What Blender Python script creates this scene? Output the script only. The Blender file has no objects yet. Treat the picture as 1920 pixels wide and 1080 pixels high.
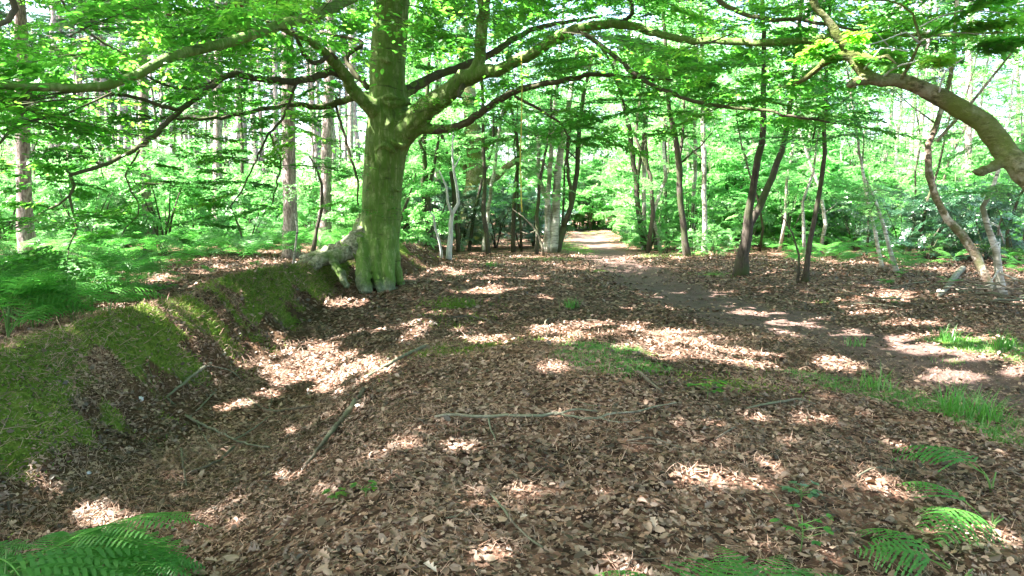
import bpy, math, random
import numpy as np
from mathutils import Vector

# ------------------------------------------------------------------ camera, light, exposure
sc = bpy.context.scene
W_PX, F_PX, CAM_Z = 1920.0, 1280.0, 1.6
PITCH = math.atan(140.0 / F_PX)
cd = bpy.data.cameras.new('camera'); cam = bpy.data.objects.new('camera', cd)
sc.collection.objects.link(cam); sc.camera = cam
cam.location = (0, 0, CAM_Z); cam.rotation_euler = (math.pi / 2 - PITCH, 0, 0)
cd.sensor_width = 36; cd.lens = 24; cd.clip_start = 0.05; cd.clip_end = 3000

SUN_EL, SUN_AZ = math.radians(56), math.radians(-104)      # azimuth from +Y, clockwise: sun stands to the left, a little behind
SUN = np.array([math.sin(SUN_AZ) * math.cos(SUN_EL), math.cos(SUN_AZ) * math.cos(SUN_EL), math.sin(SUN_EL)])
sl = bpy.data.lights.new('sun', 'SUN'); so = bpy.data.objects.new('sun', sl); sc.collection.objects.link(so)
sl.energy = 5.0; sl.angle = math.radians(0.5); sl.color = (1.0, 0.935, 0.91)
so.rotation_euler = Vector(SUN).to_track_quat('Z', 'Y').to_euler(); so.location = (-20, -10, 30)
world = bpy.data.worlds.new('World'); sc.world = world; world.use_nodes = True
wn = world.node_tree; wn.nodes.clear()
sky = wn.nodes.new('ShaderNodeTexSky'); sky.sky_type = 'NISHITA'; sky.sun_disc = False
sky.sun_elevation = SUN_EL; sky.sun_rotation = SUN_AZ; sky.dust_density = 5.0; sky.air_density = 1.0; sky.ozone_density = 1.0
bg = wn.nodes.new('ShaderNodeBackground'); bg.inputs[1].default_value = 0.11
wo = wn.nodes.new('ShaderNodeOutputWorld')
wn.links.new(sky.outputs[0], bg.inputs[0]); wn.links.new(bg.outputs[0], wo.inputs[0])
sc.view_settings.view_transform = 'Standard'; sc.view_settings.look = 'None'
sc.view_settings.exposure = 3.5; sc.view_settings.gamma = 1.0; sc.view_settings.use_curve_mapping = False
sc.render.engine = 'CYCLES'
cy = sc.cycles
cy.max_bounces = 7; cy.diffuse_bounces = 4; cy.glossy_bounces = 2; cy.transmission_bounces = 6; cy.transparent_max_bounces = 4
cy.use_denoising = True; cy.denoiser = 'OPENIMAGEDENOISE'; cy.denoising_input_passes = 'RGB_ALBEDO_NORMAL'
cy.sample_clamp_indirect = 6; cy.use_adaptive_sampling = False
cy.caustics_reflective = False; cy.caustics_refractive = False

rng = np.random.default_rng(7); random.seed(7)
cp, sp = math.cos(PITCH), math.sin(PITCH)

def ray(px, py):
    a = (px - 960.0) / F_PX; b = (540.0 - py) / F_PX
    return np.array([a, cp + b * sp, -sp + b * cp])
def U(px, py, Y):
    d = ray(px, py); return np.array([0, 0, CAM_Z]) + d * (Y / d[1])
def to_px(P):
    P = np.asarray(P, float); v = P - np.array([0, 0, CAM_Z])
    d = v[..., 1] * cp - v[..., 2] * sp; u = v[..., 1] * sp + v[..., 2] * cp
    d = np.where(d < 0.05, 0.05, d)
    return 960 + F_PX * v[..., 0] / d, 540 - F_PX * u / d, d

# ------------------------------------------------------------------ noise
def _hash(ix, iy, iz=0):
    h = (ix.astype(np.int64) * 374761393 + iy.astype(np.int64) * 668265263 + np.asarray(iz, np.int64) * 2147483647 + 1013904223) & 0xffffffff
    h = ((h ^ (h >> 13)) * 1274126177) & 0xffffffff
    h = ((h ^ (h >> 16)) * 2246822519) & 0xffffffff
    return ((h ^ (h >> 15)) & 0xffffff) / float(0xffffff)
def vnoise(x, y, s=1.0, seed=0):
    x = np.asarray(x, float) / s + seed * 17.3; y = np.asarray(y, float) / s + seed * 31.7
    ix = np.floor(x); iy = np.floor(y); fx = x - ix; fy = y - iy
    fx = fx * fx * (3 - 2 * fx); fy = fy * fy * (3 - 2 * fy)
    a = _hash(ix, iy); b = _hash(ix + 1, iy); c = _hash(ix, iy + 1); d = _hash(ix + 1, iy + 1)
    return (a * (1 - fx) + b * fx) * (1 - fy) + (c * (1 - fx) + d * fx) * fy
def fbm(x, y, s, seed=0, o=3):
    r = 0; a = 1; t = 0
    for k in range(o):
        r = r + a * vnoise(x, y, s / 2 ** k, seed + k * 5); t += a; a *= .5
    return r / t
def sstep(a, b, x):
    t = np.clip((x - a) / (b - a), 0, 1); return t * t * (3 - 2 * t)

# ------------------------------------------------------------------ terrain
BY = [-10, 4, 8, 12, 14, 15.5, 18, 22, 28, 40]
BCX = [-4.5, -4.6, -4.6, -4.75, -4.5, -4.2, -3.6, -3.2, -3.4, -5]
BFX = [-2.8, -2.9, -3.25, -3.6, -3.65, -3.5, -2.4, -1.9, -2.2, -3.5]
BCZ = [.34, .36, .46, .52, .54, .54, .66, .58, .2, 0.0]
BFZ = [-.34, -.54, -.60, -.44, -.18, 0.0, 0.04, 0.04, 0, 0]
PTY = [-10, 3, 6.1, 7, 8.4, 10.2, 12.8, 17, 22.7, 34, 51, 70]
PTX = [12, 6.0, 4.75, 4.45, 4.2, 3.9, 3.7, 3.4, 3.2, 4.0, 5.6, 6]
def path_d(x, y):
    return np.abs(x - np.interp(y, PTY, PTX))
def H(x, y, fine=True):
    x = np.asarray(x, float); y = np.asarray(y, float)
    wob = (fbm(x * 0.3, y, 1.6, 3) - .5) * .7
    cx = np.interp(y, BY, BCX) + wob; fx = np.interp(y, BY, BFX) + wob * .6
    zc = np.interp(y, BY, BCZ) + (vnoise(y, y * 0, 2.3, 9) - .5) * .14
    zf = np.interp(y, BY, BFZ)
    z0 = 0.33 * np.exp(-((x - .6) / 1.6) ** 2 - ((y - 6.2) / 1.7) ** 2) - .22 * np.exp(-((x + 1.2) / 1.6) ** 2 - ((y - 10.5) / 2.2) ** 2)
    z0 = z0 - .05 * np.exp(-(path_d(x, y) / .7) ** 2) + .10 * np.exp(-((x - 7.5) / 1.2) ** 2) * sstep(4, 8, y)
    left = .14 + (zc - .14) * np.exp(-np.clip(cx - x, 0, 99) / .8)
    t = np.clip((x - cx) / (fx - cx), 0, 1)
    face = zc + (zf - zc) * (t ** 1.5 * (3 - 2 * t) / 1.0) ** 1.0
    tr = sstep(0.4, 2.3, x - fx)
    right = zf * (1 - tr) + z0 * tr
    z = np.where(x < cx, left, np.where(x < fx, face, right))
    z = z + (fbm(x, y, 6, 1) - .5) * .16 + (fbm(x, y, 1.1, 2) - .5) * .09
    m = np.exp(-((t - .5) / .38) ** 2)
    z = z + np.exp(-((t - .45) / .4) ** 2) * (x < fx + .3) * (fbm(x, y, .32, 12, 3) - .5) * .28
    z = z + m * ((fbm(x * 1.0, y, .75, 5, 3) - .5) * .42 - .10 * np.abs(np.sin(y * 4.2 + 3 * vnoise(x, y, .8, 8))) ** 6)
    if fine: z = z + (fbm(x, y, .22, 6, 2) - .5) * .035
    z = z + sstep(30, 130, y) * 1.2
    return z
def moss_m(x, y):
    cx = np.interp(y, BY, BCX); fx = np.interp(y, BY, BFX)
    t = (x - cx) / (fx - cx)
    m = sstep(-.42, -.12, t) * (1 - sstep(.45, .95, t)) * sstep(2, 3.5, y) * (1 - sstep(24, 30, y))
    m = m * sstep(.36 + .07 * (t > .25), .56 + .07 * (t > .25), fbm(x, y, .55, 21, 3) + .12 * (t < .4) - .04)
    m2 = np.exp(-((x + .35) / .75) ** 2 - ((y - 7.4) / .55) ** 2) * sstep(.38, .5, fbm(x, y, .35, 24))
    m3 = np.exp(-((x + 1.0) / .5) ** 2 - ((y - 12.2) / 1.0) ** 2) * sstep(.4, .5, fbm(x, y, .35, 25))
    m4 = np.exp(-((x - 1.9) / .5) ** 2 - ((y - 5.75) / .22) ** 2)
    return np.clip(m + m2 + m3 * .8 + m4 * .6, 0, 1)
GRASS = []
def grass_m(x, y):
    if not GRASS:
        for (a, b, rx, ry) in [(1110, 655, .30, .30), (1160, 662, .34, .36), (1190, 680, .28, .26), (1150, 690, .25, .16), (1110, 668, .3, .2), (1510, 708, .22, .18), (1570, 722, .26, .2), (1640, 735, .28, .24), (1700, 755, .3, .26), (1770, 778, .3, .26), (1840, 800, .3, .26), (1900, 820, .3, .26), (1960, 835, .3, .3),
                               (1085, 470, .8, 3.5), (1075, 462, .7, 4), (1030, 488, .9, .9), (990, 486, .7, .6), (920, 498, .35, .6), (1115, 506, .4, .5), (1335, 514, .5, .6), (1795, 640, .35, .3), (1870, 655, .5, .3), (1850, 678, .5, .12), (1530, 568, .3, .25), (1300, 478, 1.2, 1.5), (1220, 480, .6, 1.2), (1105, 435, 1.0, 5), (870, 570, .25, .3), (1420, 690, .2, .06)]:
            g = ghit(a, b); GRASS.append((g[0], g[1], rx, ry))
    g = 0
    for (gx_, gy_, rx, ry) in GRASS: g = g + np.exp(-((x - gx_) / rx) ** 2 - ((y - gy_) / ry) ** 2)
    return np.clip(g * sstep(.3, .6, fbm(x, y, .28, 31)) * 1.4 - .15, 0, 1)
def path_m(x, y):
    d = path_d(x, y) + (fbm(x, y, .9, 33) - .5) * .9
    return 1 - sstep(.35, 1.5, d)
def ghit(px, py):
    d = ray(px, py); t = 1.0
    o = np.array([0, 0, CAM_Z]); prev = t
    while t < 120:
        p = o + d * t
        if p[2] < float(H(p[0], p[1])): break
        prev = t; t *= 1.01
    a, b = prev, t
    for _ in range(12):
        m = (a + b) / 2; p = o + d * m
        if p[2] < float(H(p[0], p[1])): b = m
        else: a = m
    return o + d * b
def G(x, y, up=0.0): return np.array([x, y, float(H(x, y)) + up])

# ------------------------------------------------------------------ mesh helpers
def mesh_np(name, V, faces, attr=None, smooth=False):
    me = bpy.data.meshes.new(name)
    V = np.asarray(V, np.float32).reshape(-1, 3)
    me.vertices.add(len(V)); me.vertices.foreach_set('co', V.ravel())
    faces = [np.asarray(f, np.int32) for f in faces if len(f)]
    loops = np.concatenate([f.ravel() for f in faces])
    cnt = np.concatenate([np.full(len(f), f.shape[1], np.int32) for f in faces])
    st = np.concatenate([[0], np.cumsum(cnt)[:-1]]).astype(np.int32)
    me.loops.add(len(loops)); me.loops.foreach_set('vertex_index', loops)
    me.polygons.add(len(cnt)); me.polygons.foreach_set('loop_start', st)
    try: me.polygons.foreach_set('loop_total', cnt)
    except Exception: pass
    if smooth: me.polygons.foreach_set('use_smooth', np.ones(len(cnt), bool))
    if attr:
        for k, a in attr.items():
            at = me.attributes.new(k, 'FLOAT', 'POINT'); at.data.foreach_set('value', np.asarray(a, np.float32).ravel())
    me.update(calc_edges=True)
    return me
def link(name, me, mat=None, parent=None):
    o = bpy.data.objects.new(name, me); sc.collection.objects.link(o)
    if mat is not None and me is not None and len(me.materials) == 0: me.materials.append(mat)
    if parent is not None: o.parent = parent
    return o
def tag(o, label=None, cat=None, group=None, kind=None):
    if label: o['label'] = label
    if cat: o['category'] = cat
    if group: o['group'] = group
    if kind: o['kind'] = kind
    return o
def empty(name, loc=(0, 0, 0)):
    o = bpy.data.objects.new(name, None); sc.collection.objects.link(o); o.location = loc; o.empty_display_size = .2
    return o

def resample(P, R, step):
    P = np.asarray(P, float); R = np.asarray(R, float)
    if len(P) == 2: P = np.array([P[0], (P[0] + P[1]) / 2, P[1]]); R = np.array([R[0], (R[0] + R[1]) / 2, R[1]])
    A = np.vstack([2 * P[0] - P[1], P, 2 * P[-1] - P[-2]]); out = []; ro = []
    for i in range(1, len(A) - 2):
        n = max(1, int(np.linalg.norm(A[i + 1] - A[i]) / step))
        for k in range(n):
            t = k / n
            out.append(.5 * ((2 * A[i]) + (-A[i - 1] + A[i + 1]) * t + (2 * A[i - 1] - 5 * A[i] + 4 * A[i + 1] - A[i + 2]) * t * t + (-A[i - 1] + 3 * A[i] - 3 * A[i + 1] + A[i + 2]) * t ** 3))
            ro.append(R[i - 1] * (1 - t) + R[i] * t)
    out.append(P[-1]); ro.append(R[-1])
    return np.array(out), np.array(ro)
class Wood:
    def __init__(s): s.V = []; s.F = []; s.n = 0; s.T = []
    def tube(s, P, R, k=8, step=.25, wob=0.0, rough=0.06, cap=True):
        P, R = resample(P, R, step)
        if wob:
            w = rng.normal(0, wob, P.shape); w[0] = 0; P = P + w * np.minimum(1, R[:, None] / .02 + .3)
        T = np.gradient(P, axis=0); T /= np.linalg.norm(T, axis=1)[:, None] + 1e-9
        a = np.array([1., .2, .1]); 
        if abs(T[0] @ a) > .9: a = np.array([.1, 1., .2])
        n = np.cross(T[0], a); n /= np.linalg.norm(n); N = []
        for t in T:
            n = n - (n @ t) * t; n /= np.linalg.norm(n) + 1e-9; N.append(n)
        N = np.array(N); B = np.cross(T, N)
        th = np.linspace(0, 2 * np.pi, k, endpoint=False)
        rr = R[:, None] * (1 + rng.normal(0, rough, (len(P), k)))
        ring = P[:, None, :] + rr[..., None] * (np.cos(th)[None, :, None] * N[:, None, :] + np.sin(th)[None, :, None] * B[:, None, :])
        m = len(P); base = s.n
        s.V.append(ring.reshape(-1, 3)); s.n += m * k
        i = np.arange(m - 1)[:, None] * k; j = np.arange(k)[None, :]; j2 = (j + 1) % k
        s.F.append((base + np.stack([i + j, i + j2, i + k + j2, i + k + j], -1)).reshape(-1, 4))
        if cap:
            s.V.append(P[[0, -1]] + np.array([-T[0], T[-1]]) * R[[0, -1], None] * .25); c0 = s.n; s.n += 2
            jj = np.arange(k); j3 = (jj + 1) % k
            s.T.append(np.stack([base + j3, base + jj, np.full(k, c0)], -1))
            e = base + (m - 1) * k
            s.T.append(np.stack([e + jj, e + j3, np.full(k, c0 + 1)], -1))
        return s
    def raw(s, V, F):
        s.V.append(V); s.F.append(F + s.n); s.n += len(V)
    def mesh(s, name, smooth=True):
        fs = [np.concatenate(s.F)] if s.F else []
        if s.T: fs.append(np.concatenate(s.T))
        return mesh_np(name, np.concatenate(s.V), fs, smooth=smooth)

# leaves: base points P, directions D, normals N, sizes s
HEX = np.array([(0, 0, 0), (.28, .24, .05), (.68, .25, .06), (1, 0, -.04), (.68, -.25, .06), (.28, -.24, .05)])
HEXF = np.array([(0, 3, 2, 1), (0, 5, 4, 3)])
DIA = np.array([(0, 0, 0), (.5, .30, .06), (1, 0, 0), (.5, -.30, .06)])
DIAF = np.array([(0, 3, 2, 1)])
OAK = np.array([(0, 0, 0), (.18, .10, .02), (.30, .24, .10), (.38, .10, .03), (.56, .30, .12), (.64, .13, .04), (.82, .22, .10), (1, 0, -.05),
                (.82, -.22, .10), (.64, -.13, .04), (.56, -.30, .14), (.38, -.10, .03), (.30, -.24, .10), (.18, -.10, .02)])
OAKF = np.array([(0, 3, 2, 1), (0, 5, 4, 3), (0, 7, 6, 5), (0, 9, 8, 7), (0, 11, 10, 9), (0, 13, 12, 11)])
def leaf_mesh(name, P, D, N, s, rnd=None, shape='hex', curl=1.0):
    T, F = {'hex': (HEX, HEXF), 'dia': (DIA, DIAF), 'oak': (OAK, OAKF)}[shape]
    N = N - (N * D).sum(1)[:, None] * D; N /= np.linalg.norm(N, axis=1)[:, None] + 1e-9
    S = np.cross(N, D); n = len(P); k = len(T)
    c = curl if np.ndim(curl) else np.full(n, curl)
    s = np.broadcast_to(np.asarray(s, float), (n,))
    V = P[:, None, :] + s[:, None, None] * (T[None, :, 0, None] * D[:, None, :] + T[None, :, 1, None] * S[:, None, :] + (T[None, :, 2] * c[:, None])[..., None] * N[:, None, :])
    FF = (np.arange(n)[:, None, None] * k + F[None]).reshape(-1, F.shape[1])
    if rnd is None: rnd = rng.random(n)
    return mesh_np(name, V.reshape(-1, 3), [FF], {'rnd': np.repeat(rnd, k)})
def unit(v): return v / (np.linalg.norm(v, axis=-1, keepdims=True) + 1e-9)

# a flat leafy side branch, 2 m long along +X
def make_fan(seed, dens=1.0):
    r = np.random.default_rng(seed); P = []; D = []; N = []; w = Wood()
    L = 2.0; n = 16; ax = np.linspace(0, L, n)
    main = np.stack([ax, np.cumsum(r.normal(0, .012, n)), -.06 * ax ** 2 + np.cumsum(r.normal(0, .01, n))], 1)
    w.tube(main[::3], np.linspace(.010, .002, n)[::3], 3, .6, 0, 0, False)
    def leaves(line, step, l0):
        seg = np.linalg.norm(np.diff(line, axis=0), axis=1); c = np.concatenate([[0], np.cumsum(seg)])
        t = np.arange(l0, c[-1], step)
        if len(t) == 0: return
        p = np.stack([np.interp(t, c, line[:, k]) for k in range(3)], 1)
        d = unit(line[-1] - line[0]); s = np.where(np.arange(len(t)) % 2 == 0, 1, -1)
        a = s * r.normal(.85, .25, len(t)); ca, sa = np.cos(a), np.sin(a)
        dd = np.stack([d[0] * ca - d[1] * sa, d[0] * sa + d[1] * ca, np.full(len(t), d[2]) + r.normal(-.1, .18, len(t))], 1)
        P.append(p); D.append(unit(dd)); N.append(unit(np.stack([r.normal(0, .26, len(t)), r.normal(0, .26, len(t)), np.ones(len(t))], 1)))
    for i in range(1, n):
        for sd in (1, -1):
            if r.random() < .12: continue
            t = i / n; l = (.95 * (1 - t) ** .8 + .16) * r.uniform(.6, 1.1); a = sd * r.uniform(.7, 1.05)
            m = 5; q = np.linspace(0, l, m)
            ang = a * (1 - .35 * q / l)
            line = main[i] + np.stack([np.cumsum(np.cos(ang)) * l / m, np.cumsum(np.sin(ang)) * l / m, -.12 * q ** 2 + r.normal(0, .06) * q + np.cumsum(r.normal(0, .008, m))], 1) - np.array([math.cos(a) * l / m, math.sin(a) * l / m, 0])
            w.tube(line[::2], np.linspace(.004, .0012, m)[::2], 3, 2.0, 0, 0, False)
            leaves(line, .047 / dens, .05)
    leaves(main, .05 / dens, .4)
    return np.concatenate(P), np.concatenate(D), np.concatenate(N), np.concatenate(w.V), np.concatenate(w.F)
FANS = [make_fan(100 + i) for i in range(7)]
FANS_S = [make_fan(200 + i, .5) for i in range(5)]
def rot(yaw, pitch, roll):
    cy_, sy = math.cos(yaw), math.sin(yaw); c2, s2 = math.cos(pitch), math.sin(pitch); c3, s3 = math.cos(roll), math.sin(roll)
    Rz = np.array([[cy_, -sy, 0], [sy, cy_, 0], [0, 0, 1]]); Ry = np.array([[c2, 0, -s2], [0, 1, 0], [s2, 0, c2]]); Rx = np.array([[1, 0, 0], [0, c3, -s3], [0, s3, c3]])
    return Rz @ Ry @ Rx
class Leafage:
    def __init__(s): s.P = []; s.D = []; s.N = []; s.S = []; s.C = []; s.W = Wood(); s.I = []; s.WF = []
    def fan(s, p, yaw, pitch=0, roll=0, k=1.0, leaf=.07, protos=None, keep=1.0, wood=True):
        pr = (protos or FANS)[rng.integers(len(protos or FANS))]
        R = rot(yaw, pitch, roll); P = pr[0] @ R.T * k + p
        m = rng.random(len(P)) < keep
        s.P.append(P[m]); s.D.append((pr[1] @ R.T)[m]); s.N.append((pr[2] @ R.T)[m]); s.S.append(leaf * rng.uniform(.55, 1.25, m.sum())); s.C.append(np.clip(rng.normal(.45, .22) + rng.normal(0, .18, m.sum()), 0, 1))
        s.I.append(np.full(m.sum(), len(s.I)))
        if wood: s.WF.append((len(s.I) - 1, pr[3] @ R.T * k + p, pr[4]))
    def wood(s, keep=None):
        ok = None
        if keep is not None:
            I = np.concatenate(s.I); ok = np.bincount(I, keep.astype(float), len(s.I)) / np.maximum(1, np.bincount(I, minlength=len(s.I))) > .62
        for (i, V, F) in s.WF:
            if ok is None or ok[i]: s.W.raw(V, F)
        return s.W.mesh('twigs')
    def rn(s): return np.concatenate(s.C)
    def arrays(s): return np.concatenate(s.P), np.concatenate(s.D), np.concatenate(s.N), np.concatenate(s.S)

# ------------------------------------------------------------------ light patches: gaps in the canopy, found by following the sun back
BIG = [(580, 690, 140, 56), (690, 690, 70, 28), (480, 660, 70, 44), (520, 715, 80, 32), (410, 640, 60, 34), (300, 640, 60, 26), (380, 610, 60, 26), (150, 645, 60, 12), (330, 600, 90, 22), (440, 560, 50, 14),
       (1120, 625, 150, 26), (1260, 655, 130, 23), (1400, 674, 85, 18), (1850, 695, 130, 32), (1800, 645, 150, 24), (1560, 690, 70, 16), (930, 640, 60, 10),
       (1020, 905, 60, 30), (1135, 925, 30, 18), (1310, 895, 48, 20), (1375, 912, 46, 14), (865, 840, 38, 18), (780, 1000, 38, 20), (1300, 825, 46, 14), (910, 1040, 46, 18), (1160, 1060, 33, 18),
       (1400, 800, 84, 18), (1520, 785, 54, 14), (1640, 900, 48, 21), (1850, 1000, 84, 32), (1050, 690, 30, 12), (430, 765, 75, 15), (555, 885, 24, 14), (430, 970, 38, 14),
       (900, 545, 80, 10), (850, 510, 60, 7), (1400, 585, 60, 7), (1480, 600, 50, 6), (1150, 440, 80, 10), (1090, 430, 40, 6), (170, 520, 120, 18), (620, 570, 80, 10), (1700, 560, 60, 8),
       (190, 970, 72, 24), (60, 900, 48, 18), (1560, 560, 70, 6), (1770, 610, 50, 8), (215, 580, 80, 10), (250, 520, 100, 14), (90, 660, 60, 10), (700, 480, 10, 16), (640, 485, 30, 8), (1180, 830, 21, 10), (960, 870, 24, 10), (720, 900, 24, 12), (1450, 870, 27, 10), (1560, 950, 30, 12), (1240, 980, 27, 14), (560, 800, 24, 9), (600, 1010, 33, 15), (1050, 780, 27, 9), (1700, 830, 30, 10), (1480, 830, 24, 9), (820, 930, 21, 10)]
def light_want(x, y):
    """0 = shade, 1 = a gap overhead should let the sun reach ground point x, y"""
    px, py, d = to_px(np.stack([x, y, H(x, y, False)], -1))
    jx = (fbm(x, y, .45, 41, 3) - .5) * 60; jy = (fbm(x, y, .45, 47, 3) - .5) * 22
    m = np.zeros(np.shape(x))
    for (cx, cyy, rx, ry) in BIG:
        m = np.maximum(m, np.exp(-(((px + jx - cx) / rx) ** 2 + ((py + jy - cyy) / ry) ** 2) ** 1.5 * 0.7))
    fl = sstep(.70, .77, vnoise(x, y, .34, 51) * .7 + .3 * vnoise(x, y, 1.7, 52) + .02)
    fl = fl * np.where((y > 1.5) & (np.abs(x) < y * .9 + .5), sstep(5.5, 9, y), 1.0)
    far = sstep(15, 26, y) + sstep(5, 12, -x - 2) * .8 + sstep(8, 14, x) * .5
    fl2 = sstep(.47, .58, fbm(x, y, 1.3, 55, 2)) * np.clip(far, 0, 1)
    fade = sstep(2.0, 2.6, y)
    m = sstep(.50, .66, m - np.where(px < 760, .35, .7) * sstep(.52, .70, vnoise(x, y, .27, 57))) * fade
    return np.clip(np.maximum(m, np.maximum(fl * .9, fl2)), 0, 1)
def sun_foot(P):
    t = P[:, 2] / SUN[2]; h = H(P[:, 0] - SUN[0] * t, P[:, 1] - SUN[1] * t, False)
    t = (P[:, 2] - np.clip(h, -.6, .8)) / SUN[2]; return P[:, 0] - SUN[0] * t, P[:, 1] - SUN[1] * t

# ------------------------------------------------------------------ materials
def nt(name):
    m = bpy.data.materials.new(name); m.use_nodes = True; t = m.node_tree; t.nodes.clear()
    out = t.nodes.new('ShaderNodeOutputMaterial'); return m, t, out
def N_(t, typ, **kw):
    n = t.nodes.new(typ)
    for k, v in kw.items():
        if hasattr(n, k): setattr(n, k, v)
        else: n.inputs[k].default_value = v
    return n
def ramp(t, fac, stops):
    r = t.nodes.new('ShaderNodeValToRGB'); e = r.color_ramp.elements
    while len(e) > 1: e.remove(e[-1])
    e[0].position = stops[0][0]; e[0].color = (*stops[0][1], 1)
    for p, c in stops[1:]:
        x = e.new(p); x.color = (*c, 1)
    if fac is not None: t.links.new(fac, r.inputs[0])
    return r.outputs[0]
def coords(t, scale=(1, 1, 1)):
    c = t.nodes.new('ShaderNodeTexCoord'); m = t.nodes.new('ShaderNodeMapping'); m.inputs['Scale'].default_value = scale
    t.links.new(c.outputs['Object'], m.inputs[0]); return m.outputs[0]
def noise(t, vec, scale, detail=4, rough=.6, dist=0):
    n = t.nodes.new('ShaderNodeTexNoise'); n.inputs['Scale'].default_value = scale; n.inputs['Detail'].default_value = detail; n.inputs['Roughness'].default_value = rough; n.inputs['Distortion'].default_value = dist
    t.links.new(vec, n.inputs['Vector']); return n.outputs[0]
def mix(t, fac, a, b, mode='MIX'):
    m = t.nodes.new('ShaderNodeMix'); m.data_type = 'RGBA'; m.blend_type = mode
    for i, v in ((0, fac), (6, a), (7, b)):
        if hasattr(v, 'is_linked') or hasattr(v, 'links'): t.links.new(v, m.inputs[i])
        elif i == 0: m.inputs[0].default_value = v
        else: m.inputs[i].default_value = (*v, 1)
    return m.outputs[2]
def bump(t, h, strength, dist):
    b = t.nodes.new('ShaderNodeBump'); b.inputs['Strength'].default_value = strength; b.inputs['Distance'].default_value = dist
    t.links.new(h, b.inputs['Height']); return b.outputs[0]
def principled(t, out, col, rough=.85, nrm=None, spec=.25):
    p = t.nodes.new('ShaderNodeBsdfPrincipled'); p.inputs['Roughness'].default_value = rough; p.inputs['Specular IOR Level'].default_value = spec
    if hasattr(col, 'links'): t.links.new(col, p.inputs['Base Color'])
    else: p.inputs['Base Color'].default_value = (*col, 1)
    if nrm is not None: t.links.new(nrm, p.inputs['Normal'])
    t.links.new(p.outputs[0], out.inputs[0]); return p
def leaf_mat(name, stops, tstops, trans=.5, gloss=.05, rough=.45):
    m, t, out = nt(name)
    a = t.nodes.new('ShaderNodeAttribute'); a.attribute_name = 'rnd'
    oi = t.nodes.new('ShaderNodeObjectInfo')
    ad = t.nodes.new('ShaderNodeMath'); ad.operation = 'MULTIPLY_ADD'; ad.inputs[1].default_value = .75
    t.links.new(a.outputs['Fac'], ad.inputs[0])
    mu = t.nodes.new('ShaderNodeMath'); mu.operation = 'MULTIPLY'; mu.inputs[1].default_value = .25
    t.links.new(oi.outputs['Random'], mu.inputs[0]); t.links.new(mu.outputs[0], ad.inputs[2])
    c1 = ramp(t, ad.outputs[0], stops); c2 = ramp(t, ad.outputs[0], tstops)
    d = t.nodes.new('ShaderNodeBsdfDiffuse'); t.links.new(c1, d.inputs[0])
    tr = t.nodes.new('ShaderNodeBsdfTranslucent'); t.links.new(c2, tr.inputs[0])
    g = t.nodes.new('ShaderNodeBsdfGlossy'); g.inputs['Roughness'].default_value = rough; g.inputs[0].default_value = (.9, 1, .9, 1)
    m1 = t.nodes.new('ShaderNodeMixShader'); m1.inputs[0].default_value = trans
    t.links.new(d.outputs[0], m1.inputs[1]); t.links.new(tr.outputs[0], m1.inputs[2])
    m2 = t.nodes.new('ShaderNodeMixShader'); m2.inputs[0].default_value = gloss
    t.links.new(m1.outputs[0], m2.inputs[1]); t.links.new(g.outputs[0], m2.inputs[2]); t.links.new(m2.outputs[0], out.inputs[0])
    return m
M = {}
M['beech_leaf'] = leaf_mat('beech_leaf', [(0, (.022, .085, .016)), (.5, (.05, .16, .022)), (1, (.11, .23, .03))], [(0, (.06, .36, .03)), (.5, (.17, .60, .05)), (1, (.42, .78, .08))], .62)
M['high_leaf'] = leaf_mat('high_leaf', [(0, (.04, .09, .02)), (.5, (.07, .13, .03)), (1, (.11, .17, .045))], [(0, (.10, .26, .04)), (1, (.22, .42, .09))], .42)  # for the added shade canopy; less translucent to mute green light below
M['wood_leaf'] = leaf_mat('wood_leaf', [(0, (.05, .14, .04)), (.5, (.09, .22, .055)), (1, (.16, .30, .09))], [(0, (.13, .46, .11)), (.6, (.22, .60, .15)), (1, (.38, .68, .24))], .55, .05)
M['holly_leaf'] = leaf_mat('holly_leaf', [(0, (.018, .06, .028)), (1, (.035, .11, .045))], [(0, (.03, .14, .04)), (1, (.05, .22, .06))], .25, .2, .3)
M['fern'] = leaf_mat('fern', [(0, (.03, .13, .025)), (.6, (.065, .22, .035)), (1, (.14, .26, .045))], [(0, (.06, .40, .06)), (1, (.20, .58, .08))], .5, .035)
M['pine_leaf'] = leaf_mat('pine_leaf', [(0, (.02, .06, .03)), (1, (.05, .11, .05))], [(0, (.03, .12, .05)), (1, (.07, .2, .07))], .3, .05)
M['grass'] = leaf_mat('grass', [(0, (.05, .17, .02)), (.7, (.09, .25, .03)), (.95, (.2, .28, .08)), (1, (.35, .30, .15))], [(0, (.08, .42, .03)), (.8, (.16, .5, .05)), (1, (.4, .4, .15))], .45, .06)
M['moss'] = leaf_mat('moss', [(0, (.035, .08, .01)), (.5, (.12, .20, .02)), (1, (.34, .38, .07))], [(0, (.04, .14, .01)), (1, (.14, .26, .02))], .25, .02, .7)
M['litter'] = leaf_mat('litter', [(0, (.025, .016, .012)), (.3, (.08, .048, .032)), (.55, (.20, .125, .09)), (.72, (.37, .255, .19)), (.84, (.28, .145, .085)), (.93, (.55, .42, .34)), (1, (.72, .60, .50))], [(0, (.1, .05, .02)), (1, (.3, .18, .08))], .12, .05, .5)
M['needle'] = leaf_mat('needle', [(0, (.10, .05, .032)), (.5, (.27, .155, .10)), (1, (.48, .32, .24))], [(0, (.1, .05, .02)), (1, (.3, .18, .08))], .1, .05, .6)

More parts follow.
